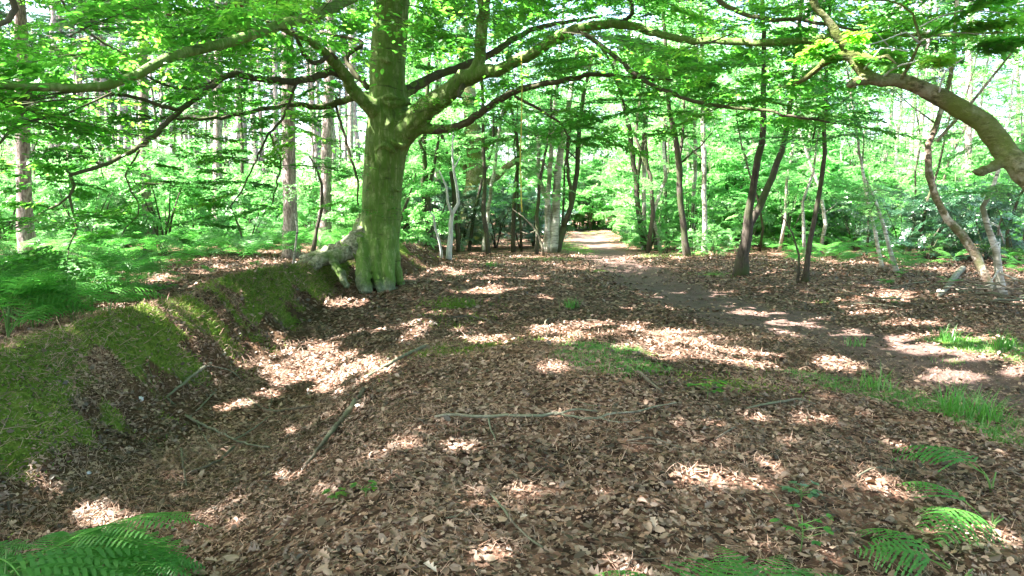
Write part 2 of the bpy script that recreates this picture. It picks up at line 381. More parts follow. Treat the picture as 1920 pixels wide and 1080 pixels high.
def ground_mat():
    m, t, out = nt('forest_floor'); v = coords(t)
    vo = t.nodes.new('ShaderNodeTexVoronoi'); vo.inputs['Scale'].default_value = 22; vo.inputs['Randomness'].default_value = 1
    dn = t.nodes.new('ShaderNodeTexNoise'); dn.inputs['Scale'].default_value = 9; t.links.new(v, dn.inputs['Vector'])
    va = t.nodes.new('ShaderNodeVectorMath'); va.operation = 'MULTIPLY_ADD'; va.inputs[1].default_value = (.12, .12, .12)
    t.links.new(dn.outputs['Color'], va.inputs[0]); t.links.new(v, va.inputs[2]); t.links.new(va.outputs[0], vo.inputs['Vector'])
    sep = t.nodes.new('ShaderNodeSeparateColor'); t.links.new(vo.outputs['Color'], sep.inputs[0])
    lit = ramp(t, sep.outputs[0], [(0, (.03, .017, .011)), (.3, (.075, .042, .027)), (.6, (.15, .088, .058)), (.85, (.24, .145, .10)), (1, (.36, .25, .18))])
    big = noise(t, v, 1.2, 5, .6)
    lit = mix(t, .5, lit, ramp(t, big, [(.3, (.45, .42, .4)), (.7, (1.1, 1.0, .95))]), 'MULTIPLY')
    fine = noise(t, v, 60, 4, .7)
    soil = ramp(t, fine, [(.3, (.075, .048, .038)), (.7, (.19, .13, .105))])
    soil = mix(t, .6, soil, ramp(t, noise(t, v, 4, 5), [(.35, (.5, .48, .48)), (.7, (1.15, 1.1, 1.1))]), 'MULTIPLY')
    moss = ramp(t, noise(t, v, 14, 5, .7), [(.3, (.03, .06, .01)), (.5, (.09, .14, .018)), (.7, (.17, .21, .04))])
    earth = ramp(t, noise(t, v, 8, 5, .7), [(.3, (.035, .02, .012)), (.6, (.09, .055, .03)), (.75, (.15, .09, .05))])
    def at(n):
        a = t.nodes.new('ShaderNodeAttribute'); a.attribute_name = n; return a.outputs['Fac']
    def edge(a, w=.5):
        x = t.nodes.new('ShaderNodeMath'); x.operation = 'MULTIPLY_ADD'; x.inputs[1].default_value = w
        t.links.new(noise(t, v, 7, 6, .7), x.inputs[0]); t.links.new(a, x.inputs[2])
        return ramp(t, x.outputs[0], [(.5 + w * .1, (0, 0, 0)), (.5 + w * .9, (1, 1, 1))])
    c = mix(t, edge(at('pathm')), lit, soil); c = mix(t, edge(at('earthm')), c, earth); c = mix(t, edge(at('mossm')), c, moss)
    hgt = t.nodes.new('ShaderNodeMath'); hgt.operation = 'ADD'; t.links.new(vo.outputs['Distance'], hgt.inputs[0]); t.links.new(fine, hgt.inputs[1])
    principled(t, out, c, .95, bump(t, hgt.outputs[0], .7, .03), .15); return m
M['ground'] = ground_mat()
def bark_mat(name, stops, sc_=(6, 6, 1.2), algae=None, bstr=.5, bdist=.03, scale=3, rough=.9, blot=None, algae_r=(.45, .6)):
    m, t, out = nt(name); v = coords(t, sc_); v1 = coords(t)
    n1 = noise(t, v, scale, 6, .65, .4); c = ramp(t, n1, stops)
    if blot: c = mix(t, ramp(t, noise(t, v1, 5, 4, .6), [(.5, (0, 0, 0)), (.6, (1, 1, 1))]), c, blot)
    if algae: c = mix(t, ramp(t, noise(t, v1, 1.1, 5, .65), [(algae_r[0], (0, 0, 0)), (algae_r[1], (1, 1, 1))]), c, algae)
    principled(t, out, c, rough, bump(t, n1, bstr, bdist), .2); return m
M['beech_bark'] = bark_mat('beech_bark', [(.32, (.05, .07, .022)), (.5, (.16, .20, .07)), (.66, (.30, .33, .16))], (3.5, 3.5, 1.6), (.10, .19, .02), .7, .035, 2.6, .75, (.21, .23, .14), (.40, .52))
M['limb_bark'] = bark_mat('limb_bark', [(.3, (.05, .045, .03)), (.6, (.10, .09, .06)), (.8, (.17, .15, .10))], (4, 4, 4), (.075, .085, .035), .4, .01, 3)
M['root_bark'] = bark_mat('root_bark', [(.35, (.07, .075, .045)), (.5, (.17, .18, .115)), (.66, (.33, .34, .25))], (6, 6, 6), (.08, .14, .03), .8, .03, 2.5, .75)
M['oak_bark'] = bark_mat('oak_bark', [(.35, (.045, .042, .022)), (.5, (.13, .12, .06)), (.65, (.27, .25, .15))], (5, 5, 9), (.11, .14, .03), 1.0, .05, 3.2, .9, (.26, .25, .17))
M['fleck_bark'] = bark_mat('fleck_bark', [(.35, (.06, .042, .03)), (.5, (.14, .10, .07)), (.65, (.26, .21, .16))], (4, 4, 8), (.09, .11, .04), .6, .03, 2.5, .9, (.46, .42, .36))
M['dark_bark'] = bark_mat('dark_bark', [(.3, (.035, .028, .022)), (.6, (.085, .072, .055)), (.8, (.16, .14, .11))], (9, 9, 2), (.06, .08, .03), .6, .03, 3)
M['pine_bark'] = bark_mat('pine_bark', [(.35, (.10, .078, .068)), (.5, (.27, .22, .20)), (.66, (.52, .45, .42))], (7, 7, 1.8), None, .9, .05, 3)
M['bleached'] = bark_mat('bleached', [(.3, (.3, .31, .3)), (.6, (.5, .52, .5)), (.8, (.62, .63, .6))], (9, 9, 2), None, .3, .01, 3)
M['pale_stick'] = bark_mat('pale_stick', [(.35, (.06, .055, .035)), (.5, (.17, .16, .12)), (.7, (.38, .36, .30))], (12, 12, 12), (.13, .14, .09), .4, .01, 3)
M['stick'] = bark_mat('stick', [(.3, (.06, .045, .03)), (.6, (.14, .12, .09)), (.8, (.28, .26, .21))], (12, 12, 12), (.12, .14, .085), .4, .01, 3)
def beech_mat():
    m, t, out = nt('beech_bark'); v = coords(t); vs = coords(t, (5, 5, .7)); vr = coords(t, (1, 1, 5))
    n1 = noise(t, coords(t, (2.5, 2.5, 1.5)), 2.6, 7, .68, .5); c = ramp(t, n1, [(.34, (.05, .08, .02)), (.5, (.14, .20, .06)), (.64, (.29, .36, .15))])
    st = noise(t, vs, 3, 5, .7, .2); c = mix(t, ramp(t, st, [(.38, (0, 0, 0)), (.56, (.9, .9, .9))]), c, (.085, .18, .022))
    c = mix(t, ramp(t, noise(t, vr, 2.2, 4, .6, .8), [(.60, (0, 0, 0)), (.68, (.75, .75, .75))]), c, (.04, .055, .018))
    sx = t.nodes.new('ShaderNodeSeparateXYZ'); t.links.new(v, sx.inputs[0])
    ad = t.nodes.new('ShaderNodeMath'); ad.operation = 'MULTIPLY_ADD'; ad.inputs[1].default_value = 1.6; t.links.new(noise(t, v, 2.2, 5, .7), ad.inputs[0]); t.links.new(sx.outputs[2], ad.inputs[2])
    base = ramp(t, noise(t, v, 9, 6, .7), [(.35, (.06, .075, .045)), (.5, (.15, .17, .11)), (.66, (.30, .32, .25))])
    c = mix(t, ramp(t, ad.outputs[0], [(.75, (.85, .85, .85)), (1.0, (.0, .0, .0))]), c, base)
    fn = noise(t, v, 26, 5, .75); hh = t.nodes.new('ShaderNodeMath'); hh.operation = 'MULTIPLY_ADD'; hh.inputs[1].default_value = .5; t.links.new(fn, hh.inputs[0]); t.links.new(st, hh.inputs[2])
    principled(t, out, c, .72, bump(t, hh.outputs[0], .8, .03), .25); return m
M['beech_bark'] = beech_mat()
def birch_mat():
    m, t, out = nt('birch_bark'); v = coords(t, (1.5, 1.5, 9)); v2 = coords(t, (1, 1, 1))
    n = noise(t, v, 2.2, 5, .7, .3); c = ramp(t, n, [(.36, (.05, .045, .04)), (.43, (.36, .33, .29)), (.6, (.62, .58, .52)), (.8, (.72, .68, .62))])
    c = mix(t, ramp(t, noise(t, v2, 1.3, 4), [(.44, (0, 0, 0)), (.6, (1, 1, 1))]), c, (.14, .14, .085))
    principled(t, out, c, .7, bump(t, n, .4, .02), .3); return m
M['birch_bark'] = birch_mat()
def plain(name, col, rough=.6):
    m, t, out = nt(name); v = coords(t); n = noise(t, v, 30, 3)
    principled(t, out, ramp(t, n, [(.3, tuple(x * .75 for x in col)), (.7, col)]), rough, bump(t, n, .3, .01)); return m
M['rope'] = plain('rope', (.75, .62, .12)); M['stone'] = plain('stone', (.75, .76, .78), .5)
M['stem_g'] = plain('stem_green', (.10, .20, .05))

# ------------------------------------------------------------------ ground, path, bank
def axis(fine0, fine1, d, far0, far1, g=1.12):
    a = list(np.arange(fine0, fine1, d)); s = d; x = a[-1]
    while x < far1: s *= g; x += s; a.append(x)
    s = d; x = a[0]; b = []
    while x > far0: s *= g; x -= s; b.append(x)
    return np.array(b[::-1] + a)
gx = axis(-7, 8, .085, -700, 700); 
gy = [-6.0]; 
while gy[-1] < 900:
    y = gy[-1]; gy.append(y + (.3 if y < 1.5 else max(.07, .0075 * y) if y < 30 else .05 * (y - 26)))
gy = np.array(gy); gx_back = gx
X, Y = np.meshgrid(gx, gy); Z = H(X, Y)
V = np.stack([X, Y, Z], -1).reshape(-1, 3); nx, ny = len(gx), len(gy)
ii = (np.arange(ny - 1)[:, None] * nx + np.arange(nx - 1)[None]).ravel()
Q = np.stack([ii, ii + 1, ii + nx + 1, ii + nx], 1)
PM = path_m(V[:, 0], V[:, 1]) * (1 - sstep(55, 60, V[:, 1])); MM = moss_m(V[:, 0], V[:, 1])
tcx = np.interp(V[:, 1], BY, BCX); tfx = np.interp(V[:, 1], BY, BFX); tt = (V[:, 0] - tcx) / (tfx - tcx)
EM = sstep(.15, .5, tt) * (1 - sstep(.9, 1.25, tt)) * (1 - sstep(26, 32, V[:, 1])) * sstep(1, 2, V[:, 1])
GM = grass_m(V[:, 0], V[:, 1]) * .7
fc = V[Q].mean(1); fpm = PM[Q].mean(1); fem = np.maximum(EM, MM)[Q].mean(1)
is_p = fpm > .5; is_b = (~is_p) & (fem > .5) & (fc[:, 0] < -1.5)
for nm, msk, lb in (('ground', ~(is_p | is_b), 'forest floor of brown fallen leaves'), ('path', is_p, 'bare trodden earth footpath curving away between the trees'), ('earth_bank', is_b, 'mossy eroded earth bank along the ditch')):
    q = Q[msk]; u, inv = np.unique(q, return_inverse=True)
    me = mesh_np(nm, V[u], [inv.reshape(-1, 4)], {'pathm': PM[u], 'mossm': np.maximum(MM, GM)[u], 'earthm': EM[u]}, True)
    tag(link(nm, me, M['ground']), lb, None, None, 'structure')

# ------------------------------------------------------------------ leaf litter, needles, moss, grass
def scatter(n, ymin, ymax, dens_fn=None, spread=.78, xoff=0):
    y = np.sqrt(rng.random(n) * (ymax ** 2 - ymin ** 2) + ymin ** 2)
    x = (rng.random(n) * 2 - 1) * (spread * y + 1.0)
    if dens_fn is not None:
        k = rng.random(n) < dens_fn(x, y); x = x[k]; y = y[k]
    return x, y
def gnormal(x, y):
    e = .05; h = H(x, y); return unit(np.stack([(h - H(x + e, y)) / e, (h - H(x, y + e)) / e, np.ones_like(x)], 1)), h
def lay(x, y, tilt, lift):
    n, h = gnormal(x, y); m = len(x)
    N = unit(n + rng.normal(0, tilt, (m, 3))); a = rng.random(m) * 2 * np.pi
    D = np.stack([np.cos(a), np.sin(a), np.zeros(m)], 1); D = unit(D - (D * N).sum(1)[:, None] * N)
    return np.stack([x, y, h + lift * rng.random(m)], 1), D, N
def lit_d(x, y):
    return np.clip(1 - .85 * path_m(x, y) - .85 * moss_m(x, y) - .35 * grass_m(x, y), .03, 1) * (.45 + .55 * sstep(.3, .5, fbm(x, y, .7, 61)))
def joined(parts, name):
    Vs = []; off = 0; fs = []; rn = []
    for me in parts:
        nv = len(me.vertices); a = np.empty(nv * 3, np.float32); me.vertices.foreach_get('co', a); Vs.append(a.reshape(-1, 3))
        l = np.empty(len(me.loops), np.int32); me.loops.foreach_get('vertex_index', l)
        k = len(l) // len(me.polygons); fs.append(l.reshape(-1, k) + off); off += nv
        r = np.empty(nv, np.float32); me.attributes['rnd'].data.foreach_get('value', r); rn.append(r); bpy.data.meshes.remove(me)
    return mesh_np(name, np.concatenate(Vs), fs, {'rnd': np.concatenate(rn)})
def litter_rnd(x, y):
    return np.clip(rng.random(len(x)) * .85 + (fbm(x, y, .6, 63) - .45) * .7, 0, 1)
parts = []
x, y = scatter(62000, 2.1, 6.2, lit_d); P, D, N = lay(x, y, .26, .03)
o_ = rng.random(len(x)) < .2
parts.append(leaf_mesh('a', P[o_], D[o_], N[o_], np.clip(rng.lognormal(-3.22, .38, o_.sum()), .02, .085), litter_rnd(x[o_], y[o_]), 'oak', rng.normal(.6, 1.3, o_.sum())))
o_ = ~o_; parts.append(leaf_mesh('b', P[o_], D[o_], N[o_], np.clip(rng.lognormal(-3.6, .45, o_.sum()), .012, .07), litter_rnd(x[o_], y[o_]), 'hex', rng.normal(.8, 2.0, o_.sum())))
x, y = scatter(45000, 2.1, 7); P, D, N = lay(x, y, .4, .04)
parts.append(leaf_mesh('e', P, D, N, rng.uniform(.008, .026, len(x)), litter_rnd(x, y), 'dia', rng.normal(0, 2, len(x))))
x, y = scatter(70000, 6.0, 11.5, lit_d); P, D, N = lay(x, y, .34, .035)
parts.append(leaf_mesh('c', P, D, N, rng.uniform(.035, .07, len(x)), litter_rnd(x, y), 'dia', rng.normal(.6, 1.6, len(x))))
x, y = scatter(70000, 11, 26, lit_d); P, D, N = lay(x, y, .36, .035)
parts.append(leaf_mesh('d', P, D, N, rng.uniform(.06, .11, len(x)), litter_rnd(x, y), 'dia', rng.normal(1, 2, len(x))))
tag(link('leaf_litter', joined(parts, 'leaf_litter'), M['litter']), 'dry brown fallen leaves carpeting the forest floor', 'fallen leaves', None, 'stuff')
LM = []
for i in range(8):
    a_ = leaf_mesh('fallen_leaf', np.zeros((1, 3)), np.array([[1., 0, 0]]), np.array([[0, 0, 1.]]), .075, np.array([.45 + .07 * i]), 'oak' if i % 2 else 'hex', float(rng.normal(.8, 1.2))); a_.materials.append(M['litter']); LM.append(a_)
gobj = bpy.data.objects['ground']; xs = rng.uniform(-1.9, 2.3, 300); ys = 2.35 + 1.9 * rng.random(300) ** 1.3
for i in range(300):
    o = link('fallen_leaf', LM[i % 8], None, gobj); o.location = (xs[i], ys[i], float(H(xs[i], ys[i])) + .03); k_ = rng.uniform(.6, 1.2); o.scale = (k_, k_, k_)
    o.rotation_euler = (rng.normal(0, .25), rng.normal(0, .25), rng.uniform(0, 6.28))
# needles: long thin slivers
def slivers(name, x, y, L, w, tilt, lift, stand=0.0, rnd=None):
    P, D, N = lay(x, y, tilt, lift); m = len(x)
    if stand: D = unit(D + np.array([0, 0, 1.]) * stand * rng.random((m, 1)))
    S = unit(np.cross(N, D)) * w; L = L[:, None]; bend = rng.normal(0, .18, (m, 1)) * L * unit(np.cross(D, S))
    V = np.stack([P - S, P + S, P + D * L * .55 + bend + S * .6, P + D * L * .55 + bend - S * .6, P + D * L], 1)
    b = np.arange(m)[:, None] * 5
    return mesh_np(name, V.reshape(-1, 3), [b + np.array([[0, 1, 2, 3]]), b + np.array([[3, 2, 4]])], {'rnd': np.repeat(rng.random(m) if rnd is None else rnd, 5)})
nd = lambda x, y: np.clip(.15 + .85 * sstep(.45, .62, fbm(x, y, .8, 71)), 0, 1) * (1 - .9 * path_m(x, y))
x, y = scatter(90000, 2.1, 9, nd)
tag(link('pine_needles', slivers('pine_needles', x, y, rng.uniform(.05, .13, len(x)), .0018, .25, .04), M['needle']), 'dry pine needles and straw strewn over the leaves', 'needles', None, 'stuff')
# bank straw hanging down the face
n = 24000; y = rng.uniform(2.6, 17, n); t_ = rng.uniform(-.25, 1.25, n)
x = np.interp(y, BY, BCX) + t_ * (np.interp(y, BY, BFX) - np.interp(y, BY, BCX))
k = rng.random(n) < sstep(.35, .6, fbm(x, y, .5, 73)); x, y = x[k], y[k]
tag(link('dead_grass', slivers('dead_grass', x, y, rng.uniform(.06, .22, len(x)), .0022, .5, .03, .5), M['needle']), 'pale straw hanging over the mossy bank', 'dry grass', None, 'stuff')
# moss
n = 330000; y = rng.uniform(2.4, 20, n) ** 1.0; x = rng.uniform(-6.2, 2.8, n)
k = rng.random(n) < moss_m(x, y) * np.clip(9 / y, .3, 1); x, y = x[k], y[k]
tag(link('moss', slivers('moss', x, y, rng.uniform(.015, .06, len(x)) * np.clip(y / 7, .8, 2), .007, .4, .012, 1.5, np.clip(rng.random(len(x)) * .6 + (fbm(x, y, .5, 75) - .3) * .7, 0, 1)), M['moss']), 'cushions of green moss on the bank and the hummock', 'moss', None, 'stuff')
# grass
n = 500000; x = rng.uniform(-2, 10, n); y = rng.uniform(4, 52, n)
near = (rng.random(n) < .5); y[near] = rng.uniform(4, 9, near.sum()); x[near] = rng.uniform(0, 6.8, near.sum())
k = rng.random(n) < grass_m(x, y) * (1 - path_m(x, y) * .8); x, y = x[k], y[k]
tag(link('grass', slivers('grass', x, y, rng.uniform(.02, .07, len(x)) * np.clip(y / 9, .9, 2.2), .0026 * 1.0, .3, .0, 2.6), M['grass']), 'short bright green grass in strips beside the path', 'grass', None, 'stuff')
def tuft(px, py, n, L, label, grp=None):
    p = ghit(px, py); m, = (n,)
    x = p[0] + rng.normal(0, .07, m); y = p[1] + rng.normal(0, .07, m)
    a = rng.random(m) * 2 * np.pi; lean = rng.uniform(.1, .6, m)
    out = np.stack([np.cos(a) * lean, np.sin(a) * lean, np.ones(m)], 1); l = L * rng.uniform(.4, 1, m)[:, None]
    B = np.stack([x, y, H(x, y)], 1) - p; S = np.stack([-np.sin(a), np.cos(a), 0 * a], 1) * .0035
    P1 = B + unit(out) * l * .5; P2 = P1 + unit(out * np.array([2.2, 2.2, .7])) * l * .5
    V = np.stack([B - S, B + S, P1 + S * .8, P1 - S * .8, P2], 1); b = np.arange(m)[:, None] * 5
    me = mesh_np('grass_tuft', V.reshape(-1, 3), [b + np.array([[0, 1, 2, 3]]), b + np.array([[3, 2, 4]])], {'rnd': np.repeat(rng.random(m), 5)})
    o = link('grass_tuft', me, M['grass']); o.location = p; tag(o, label, 'grass tuft', 'tufts of taller grass by the path')
tuft(1070, 578, 90, .26, 'small tuft of bright grass alone on brown leaves in front of the big tree')
tuft(1645, 735, 70, .30, 'thin upright tuft of grass rising from the middle of the grass strip')
tuft(1790, 775, 110, .34, 'tall pale grass tuft in sunlight at the grass strip near the path')
tuft(1850, 790, 110, .32, 'tall grass tuft at the sunlit near end of the grass strip')
tuft(1600, 648, 30, .2, 'sparse pale grass tuft beside the far edge of the footpath')
tuft(1880, 655, 120, .3, 'sunlit grass tuft beyond the footpath under the brushwood')
tuft(1780, 640, 80, .25, 'pale grass tuft in the sun patch beyond the footpath')
tuft(920, 500, 60, .3, 'low dark green tuft of grass on leaves beyond the beech')

def clear_view(keep, px_, py_, d_, lines, prob):
    for (Pl, Rl) in lines:
        a, b = resample(Pl, Rl, .08); ax_, ay_, ad_ = to_px(a); wd = b * F_PX / ad_ + 7
        idx = np.where((px_ > ax_.min() - 60) & (px_ < ax_.max() + 60) & (py_ > ay_.min() - 60) & (py_ < ay_.max() + 60) & keep)[0]
        for c0 in range(0, len(idx), 20000):
            q = idx[c0:c0 + 20000]; dd = np.hypot(px_[q][:, None] - ax_, py_[q][:, None] - ay_); jn = dd.argmin(1)
            hit = (dd[np.arange(len(q)), jn] < wd[jn]) & (d_[q] < ad_[jn] + .3) & (rng.random(len(q)) < prob); keep[q[hit]] = False
# ------------------------------------------------------------------ the beech
OK = [(2330, 900, 90, 5.6), (2250, 720, 74, 5.8), (2130, 540, 64, 6.1), (2000, 412, 54, 6.4), (1920, 322, 48, 6.7), (1880, 278, 45, 6.9), (1845, 230, 42, 7.0), (1800, 203, 38, 7.1), (1765, 180, 35, 7.15), (1728, 166, 31, 7.2), (1690, 150, 28, 7.25), (1650, 150, 25, 7.3), (1618, 134, 22, 7.35), (1596, 108, 18, 7.4), (1574, 72, 14, 7.4), (1545, 32, 12, 7.4), (1520, -6, 11, 7.4), (1515, -80, 10, 7.4)]
beech = empty('beech_tree', tuple(G(-3.1, 15.5)))
tag(beech, 'massive beech with a green mossy trunk, exposed roots and wide low limbs', 'beech tree')
bloc = np.array(beech.location)
def child(name, me, mat, root, label=None):
    o = link(name, me, mat, root)
    loc = np.array(root.location)
    co = np.empty(len(me.vertices) * 3, np.float32); me.vertices.foreach_get('co', co); co = co.reshape(-1, 3) - loc.astype(np.float32)
    me.vertices.foreach_set('co', co.ravel()); me.update()
    if label: o['label'] = label
    if name == 'twigs': o['kind'] = 'stuff'
    return o
def pxl(pts, Y=None):
    P = []; R = []
    for p in pts:
        yy = p[3] if len(p) > 3 else Y
        P.append(U(p[0], p[1], yy)); R.append(p[2] / 2 * yy / F_PX / math.sqrt(1 + ((p[0] - 960) / F_PX) ** 2))
    return np.array(P), np.array(R)
def remesh(w, vox, smooth_it=6, disp=.012):
    me = w.mesh('tmp'); o = bpy.data.objects.new('tmp', me); sc.collection.objects.link(o)
    m = o.modifiers.new('r', 'REMESH'); m.mode = 'VOXEL'; m.voxel_size = vox; m.use_smooth_shade = True
    s = o.modifiers.new('s', 'SMOOTH'); s.factor = .5; s.iterations = smooth_it
    dg = bpy.context.evaluated_depsgraph_get(); r = bpy.data.meshes.new_from_object(o.evaluated_get(dg))
    bpy.data.objects.remove(o); bpy.data.meshes.remove(me)
    n = len(r.vertices); co = np.empty(n * 3, np.float32); r.vertices.foreach_get('co', co); co = co.reshape(-1, 3)
    no = np.empty(n * 3, np.float32); r.vertices.foreach_get('normal', no); no = no.reshape(-1, 3)
    ang = co[:, 0] + co[:, 1] * .7
    d = (fbm(ang * 2.2, co[:, 2] * .5, .5, 81, 3) - .5) * disp * 4 + (fbm(ang, co[:, 2], .12, 83, 2) - .5) * disp
    co = co + no * d[:, None]; r.vertices.foreach_set('co', co.ravel().astype(np.float32)); r.update()
    r.polygons.foreach_set('use_smooth', np.ones(len(r.polygons), bool))
    return r
w = Wood()
tr = [(704, 560, 78), (706, 530, 76), (707, 500, 76), (710, 470, 78), (712, 440, 76), (715, 400, 75), (717, 350, 73), (721, 300, 77), (726, 265, 83), (730, 235, 85), (728, 210, 77), (726, 180, 66), (727, 120, 66), (732, 60, 66), (736, 0, 64), (740, -80, 60), (746, -200, 55), (753, -400, 47)]
w.tube(*pxl(tr, 15.5), 20, .12, 0, .02)
roots = [[(690, 430, 46, 15.5), (668, 462, 40, 15.2), (640, 478, 30, 15.0), (612, 484, 27, 14.9), (592, 494, 26, 14.8), (578, 512, 26, 14.7), (566, 530, 20, 14.6)],
         [(622, 482, 18, 14.9), (630, 500, 17, 14.8), (642, 520, 15, 14.7), (650, 540, 12, 14.6)],
         [(680, 450, 34, 15.2), (680, 492, 30, 14.98), (681, 525, 30, 14.82), (688, 552, 28, 14.7)],
         [(704, 455, 22, 15.12), (707, 500, 17, 14.97), (709, 528, 14, 14.85), (714, 548, 12, 14.75)],
         [(727, 430, 32, 15.22), (729, 490, 25, 15.02), (731, 525, 24, 14.92), (734, 550, 22, 14.85)],
         [(690, 410, 40, 15.8), (668, 445, 28, 15.9), (640, 462, 22, 16.0), (600, 474, 16, 16.1), (565, 486, 12, 16.2)],
         [(738, 470, 22, 15.35), (746, 515, 18, 15.3), (756, 545, 15, 15.25)], [(600, 484, 14, 14.9), (560, 494, 9, 14.8), (520, 512, 7, 14.7), (500, 522, 6, 14.6)]]
for r_ in roots[:7]: 
    P, R = pxl(r_); full = r_ in (roots[2], roots[3], roots[4], roots[6])
    if full: w.tube(P, R, 12, .08, .01, .05)
    else: w.tube(P[:3], R[:3] , 12, .08, 0, .03)
R1 = [(735, 268, 58, 15.4), (762, 242, 48, 15.3), (795, 208, 42, 15.1), (845, 170, 35, 14.9), (888, 140, 30, 14.7)]
L1 = [(715, 215, 44, 15.3), (690, 196, 28, 15.1), (662, 168, 24, 14.9), (645, 138, 21, 14.7), (622, 112, 19, 14.4), (600, 92, 15, 14.1), (572, 72, 12, 13.8), (535, 58, 9, 13.4), (500, 40, 7, 13)]
R2 = [(750, 262, 36, 15.3), (785, 244, 18, 15.2), (850, 240, 15, 15.0), (890, 218, 14, 14.8), (930, 190, 13, 14.5), (975, 168, 12, 14.2), (1050, 152, 10, 13.7), (1120, 140, 8, 13.2), (1190, 146, 6, 12.8), (1260, 150, 4, 12.4)]
R3 = [(745, 185, 30, 15.5), (765, 170, 20, 15.7), (800, 150, 17, 15.9), (845, 132, 15, 16.1), (915, 104, 13, 16.4), (955, 78, 11, 16.6), (1000, 55, 9, 16.8), (1060, 42, 7, 17), (1130, 30, 4, 17.2)]
L1c = [(700, 185, 26, 15.6), (672, 180, 14, 15.8), (640, 190, 12, 15.9), (600, 201, 11, 15.6), (550, 195, 9, 15.1), (475, 209, 8, 14.2), (420, 219, 7, 13.4), (330, 224, 5, 12.3), (250, 215, 3, 11.5)]
for q in (R1, L1, R2, R3, L1c): 
    P, R = pxl(q[:3]); w.tube(P, R, 12, .08, 0, .03)
for _ in ():      # thick collar folds below the limbs
    pass
for (yy, x0_, x1_, sag, th) in ((186, 694, 768, -10, .075), (118, 692, 735, 8, .05), (196, 700, 770, 14, .06), (288, 700, 742, 16, .045), (262, 735, 768, -12, .05), (350, 735, 760, -8, .035)):
    pts = []
    for q in np.linspace(0, 1, 7):
        xx = x0_ + (x1_ - x0_) * q; cx_ = np.interp(yy, [120, 180, 210, 265, 350, 400], [729, 728, 730, 728, 719, 717]); rr_ = np.interp(yy, [120, 180, 235, 300, 400], [35, 35, 45, 41, 40]) * 15.5 / F_PX
        off = (xx - cx_) * 15.5 / F_PX; pts.append(U(xx, yy - sag * math.sin(q * math.pi), 15.5 - math.sqrt(max(.002, rr_ ** 2 - off ** 2)) + .01))
    w.tube(pts, [th * .5] + [th] * 5 + [th * .5], 8, .08, 0, .1)
me = remesh(w, .030, 2, .012)
child('trunk', me, M['beech_bark'], beech)
for r_ in (roots[0], roots[1], roots[5], roots[7]):
    P, R = pxl(r_); ww = Wood(); ww.tube(P, R * 1.0, 12, .06, .012, .09); child('root', ww.mesh('root'), M['root_bark'], beech)
limbs = []      # (points, radii) collected for the leaf sprays
def limb(pts, mat='limb_bark', k=8, Y=None, wob=.012, name='branch', root=beech):
    P, R = pxl(pts, Y); ww = Wood(); ww.tube(P, R, k, .12, wob, .05); child(name, ww.mesh(name), M[mat], root)
    limbs.append((P, R)); return P
limb(R1 + [(940, 128, 21, 14.3), (990, 105, 20, 13.9), (1040, 72, 19, 13.4), (1090, 52, 18, 12.9), (1150, 45, 16, 12.4), (1210, 55, 14, 11.9), (1262, 72, 13, 11.4), (1340, 76, 13, 10.8), (1430, 79, 14, 10.2), (1500, 76, 13, 9.8), (1600, 62, 11, 9.3), (1750, 66, 8, 8.7), (1900, 58, 5, 8.2)], 'beech_bark', 12)
limb([(882, 148, 26, 14.7), (900, 110, 22, 14.6), (905, 50, 22, 14.5), (912, -20, 21, 14.4), (925, -120, 18, 14.2)], 'beech_bark', 12)
limb(L1, 'beech_bark', 12)
limb([(650, 148, 18, 14.8), (622, 134, 15, 14.6), (575, 150, 14, 14.2), (500, 150, 13, 13.4), (435, 140, 12, 12.7), (400, 160, 12, 12.3), (335, 210, 11, 11.5), (280, 260, 10, 10.8), (240, 288, 9, 10.3), (190, 311, 9, 9.8), (131, 328, 8, 9.2)])
limb([(131, 328, 8, 9.2), (140, 345, 7, 9.15), (129, 368, 6.5, 9.1), (136, 400, 5, 9.1), (143, 430, 4, 9.1), (130, 466, 3, 9.0)])
limb([(129, 368, 5, 9.1), (90, 395, 4.5, 8.9), (40, 411, 4, 8.6), (-40, 425, 3, 8.2)]); limb([(135, 328, 6, 9.2), (122, 312, 4, 9.2)])
limb([(185, 308, 5, 9.8), (160, 290, 3.5, 9.7), (100, 305, 2.5, 9.5), (40, 312, 2, 9.2)]); limb([(262, 280, 5, 10.5), (235, 330, 4, 10.4), (262, 390, 3, 10.4), (225, 440, 2, 10.2)])
limb(L1c); limb([(337, 208, 8, 11.5), (270, 187, 8, 11.2), (200, 172, 6, 10.8), (130, 172, 4, 10.3), (60, 190, 3, 9.8)])
limb([(430, 138, 8, 12.7), (370, 165, 8, 12.2), (310, 160, 6, 11.8), (270, 140, 4, 11.5)]); limb([(555, 160, 6, 14), (530, 220, 5, 13.6), (505, 250, 5, 13.3), (480, 300, 4, 13), (452, 360, 3, 12.8), (420, 400, 2, 12.6)])
limb([(505, 250, 4, 13.3), (525, 300, 4, 13.1), (518, 350, 3, 13), (510, 385, 2, 13)]); limb([(630, 198, 5, 15.9), (642, 240, 5, 15.7), (655, 290, 5, 15.6), (668, 330, 4.5, 15.5), (672, 385, 3, 15.4)])
limb([(635, 130, 10, 14.6), (620, 100, 10, 14.3), (596, 120, 9, 14), (570, 100, 8, 13.7), (550, 60, 6, 13.4)])
limb([(690, 165, 12, 15.4), (650, 110, 9, 15.6), (680, 80, 7, 15.8), (600, 60, 5, 16)])
P_near = limb([(760, -60, 19, 14.6), (690, -20, 20, 12.5), (600, 25, 20, 10.5), (520, 50, 20, 9.2), (430, 78, 20, 8.2), (370, 93, 20, 7.7), (310, 110, 20, 7.3), (260, 138, 19, 7.0), (200, 160, 19, 6.7), (140, 167, 19, 6.5), (60, 163, 18, 6.3), (-20, 158, 18, 6.1), (-160, 170, 16, 5.8)], 'beech_bark', 12, None, .005)
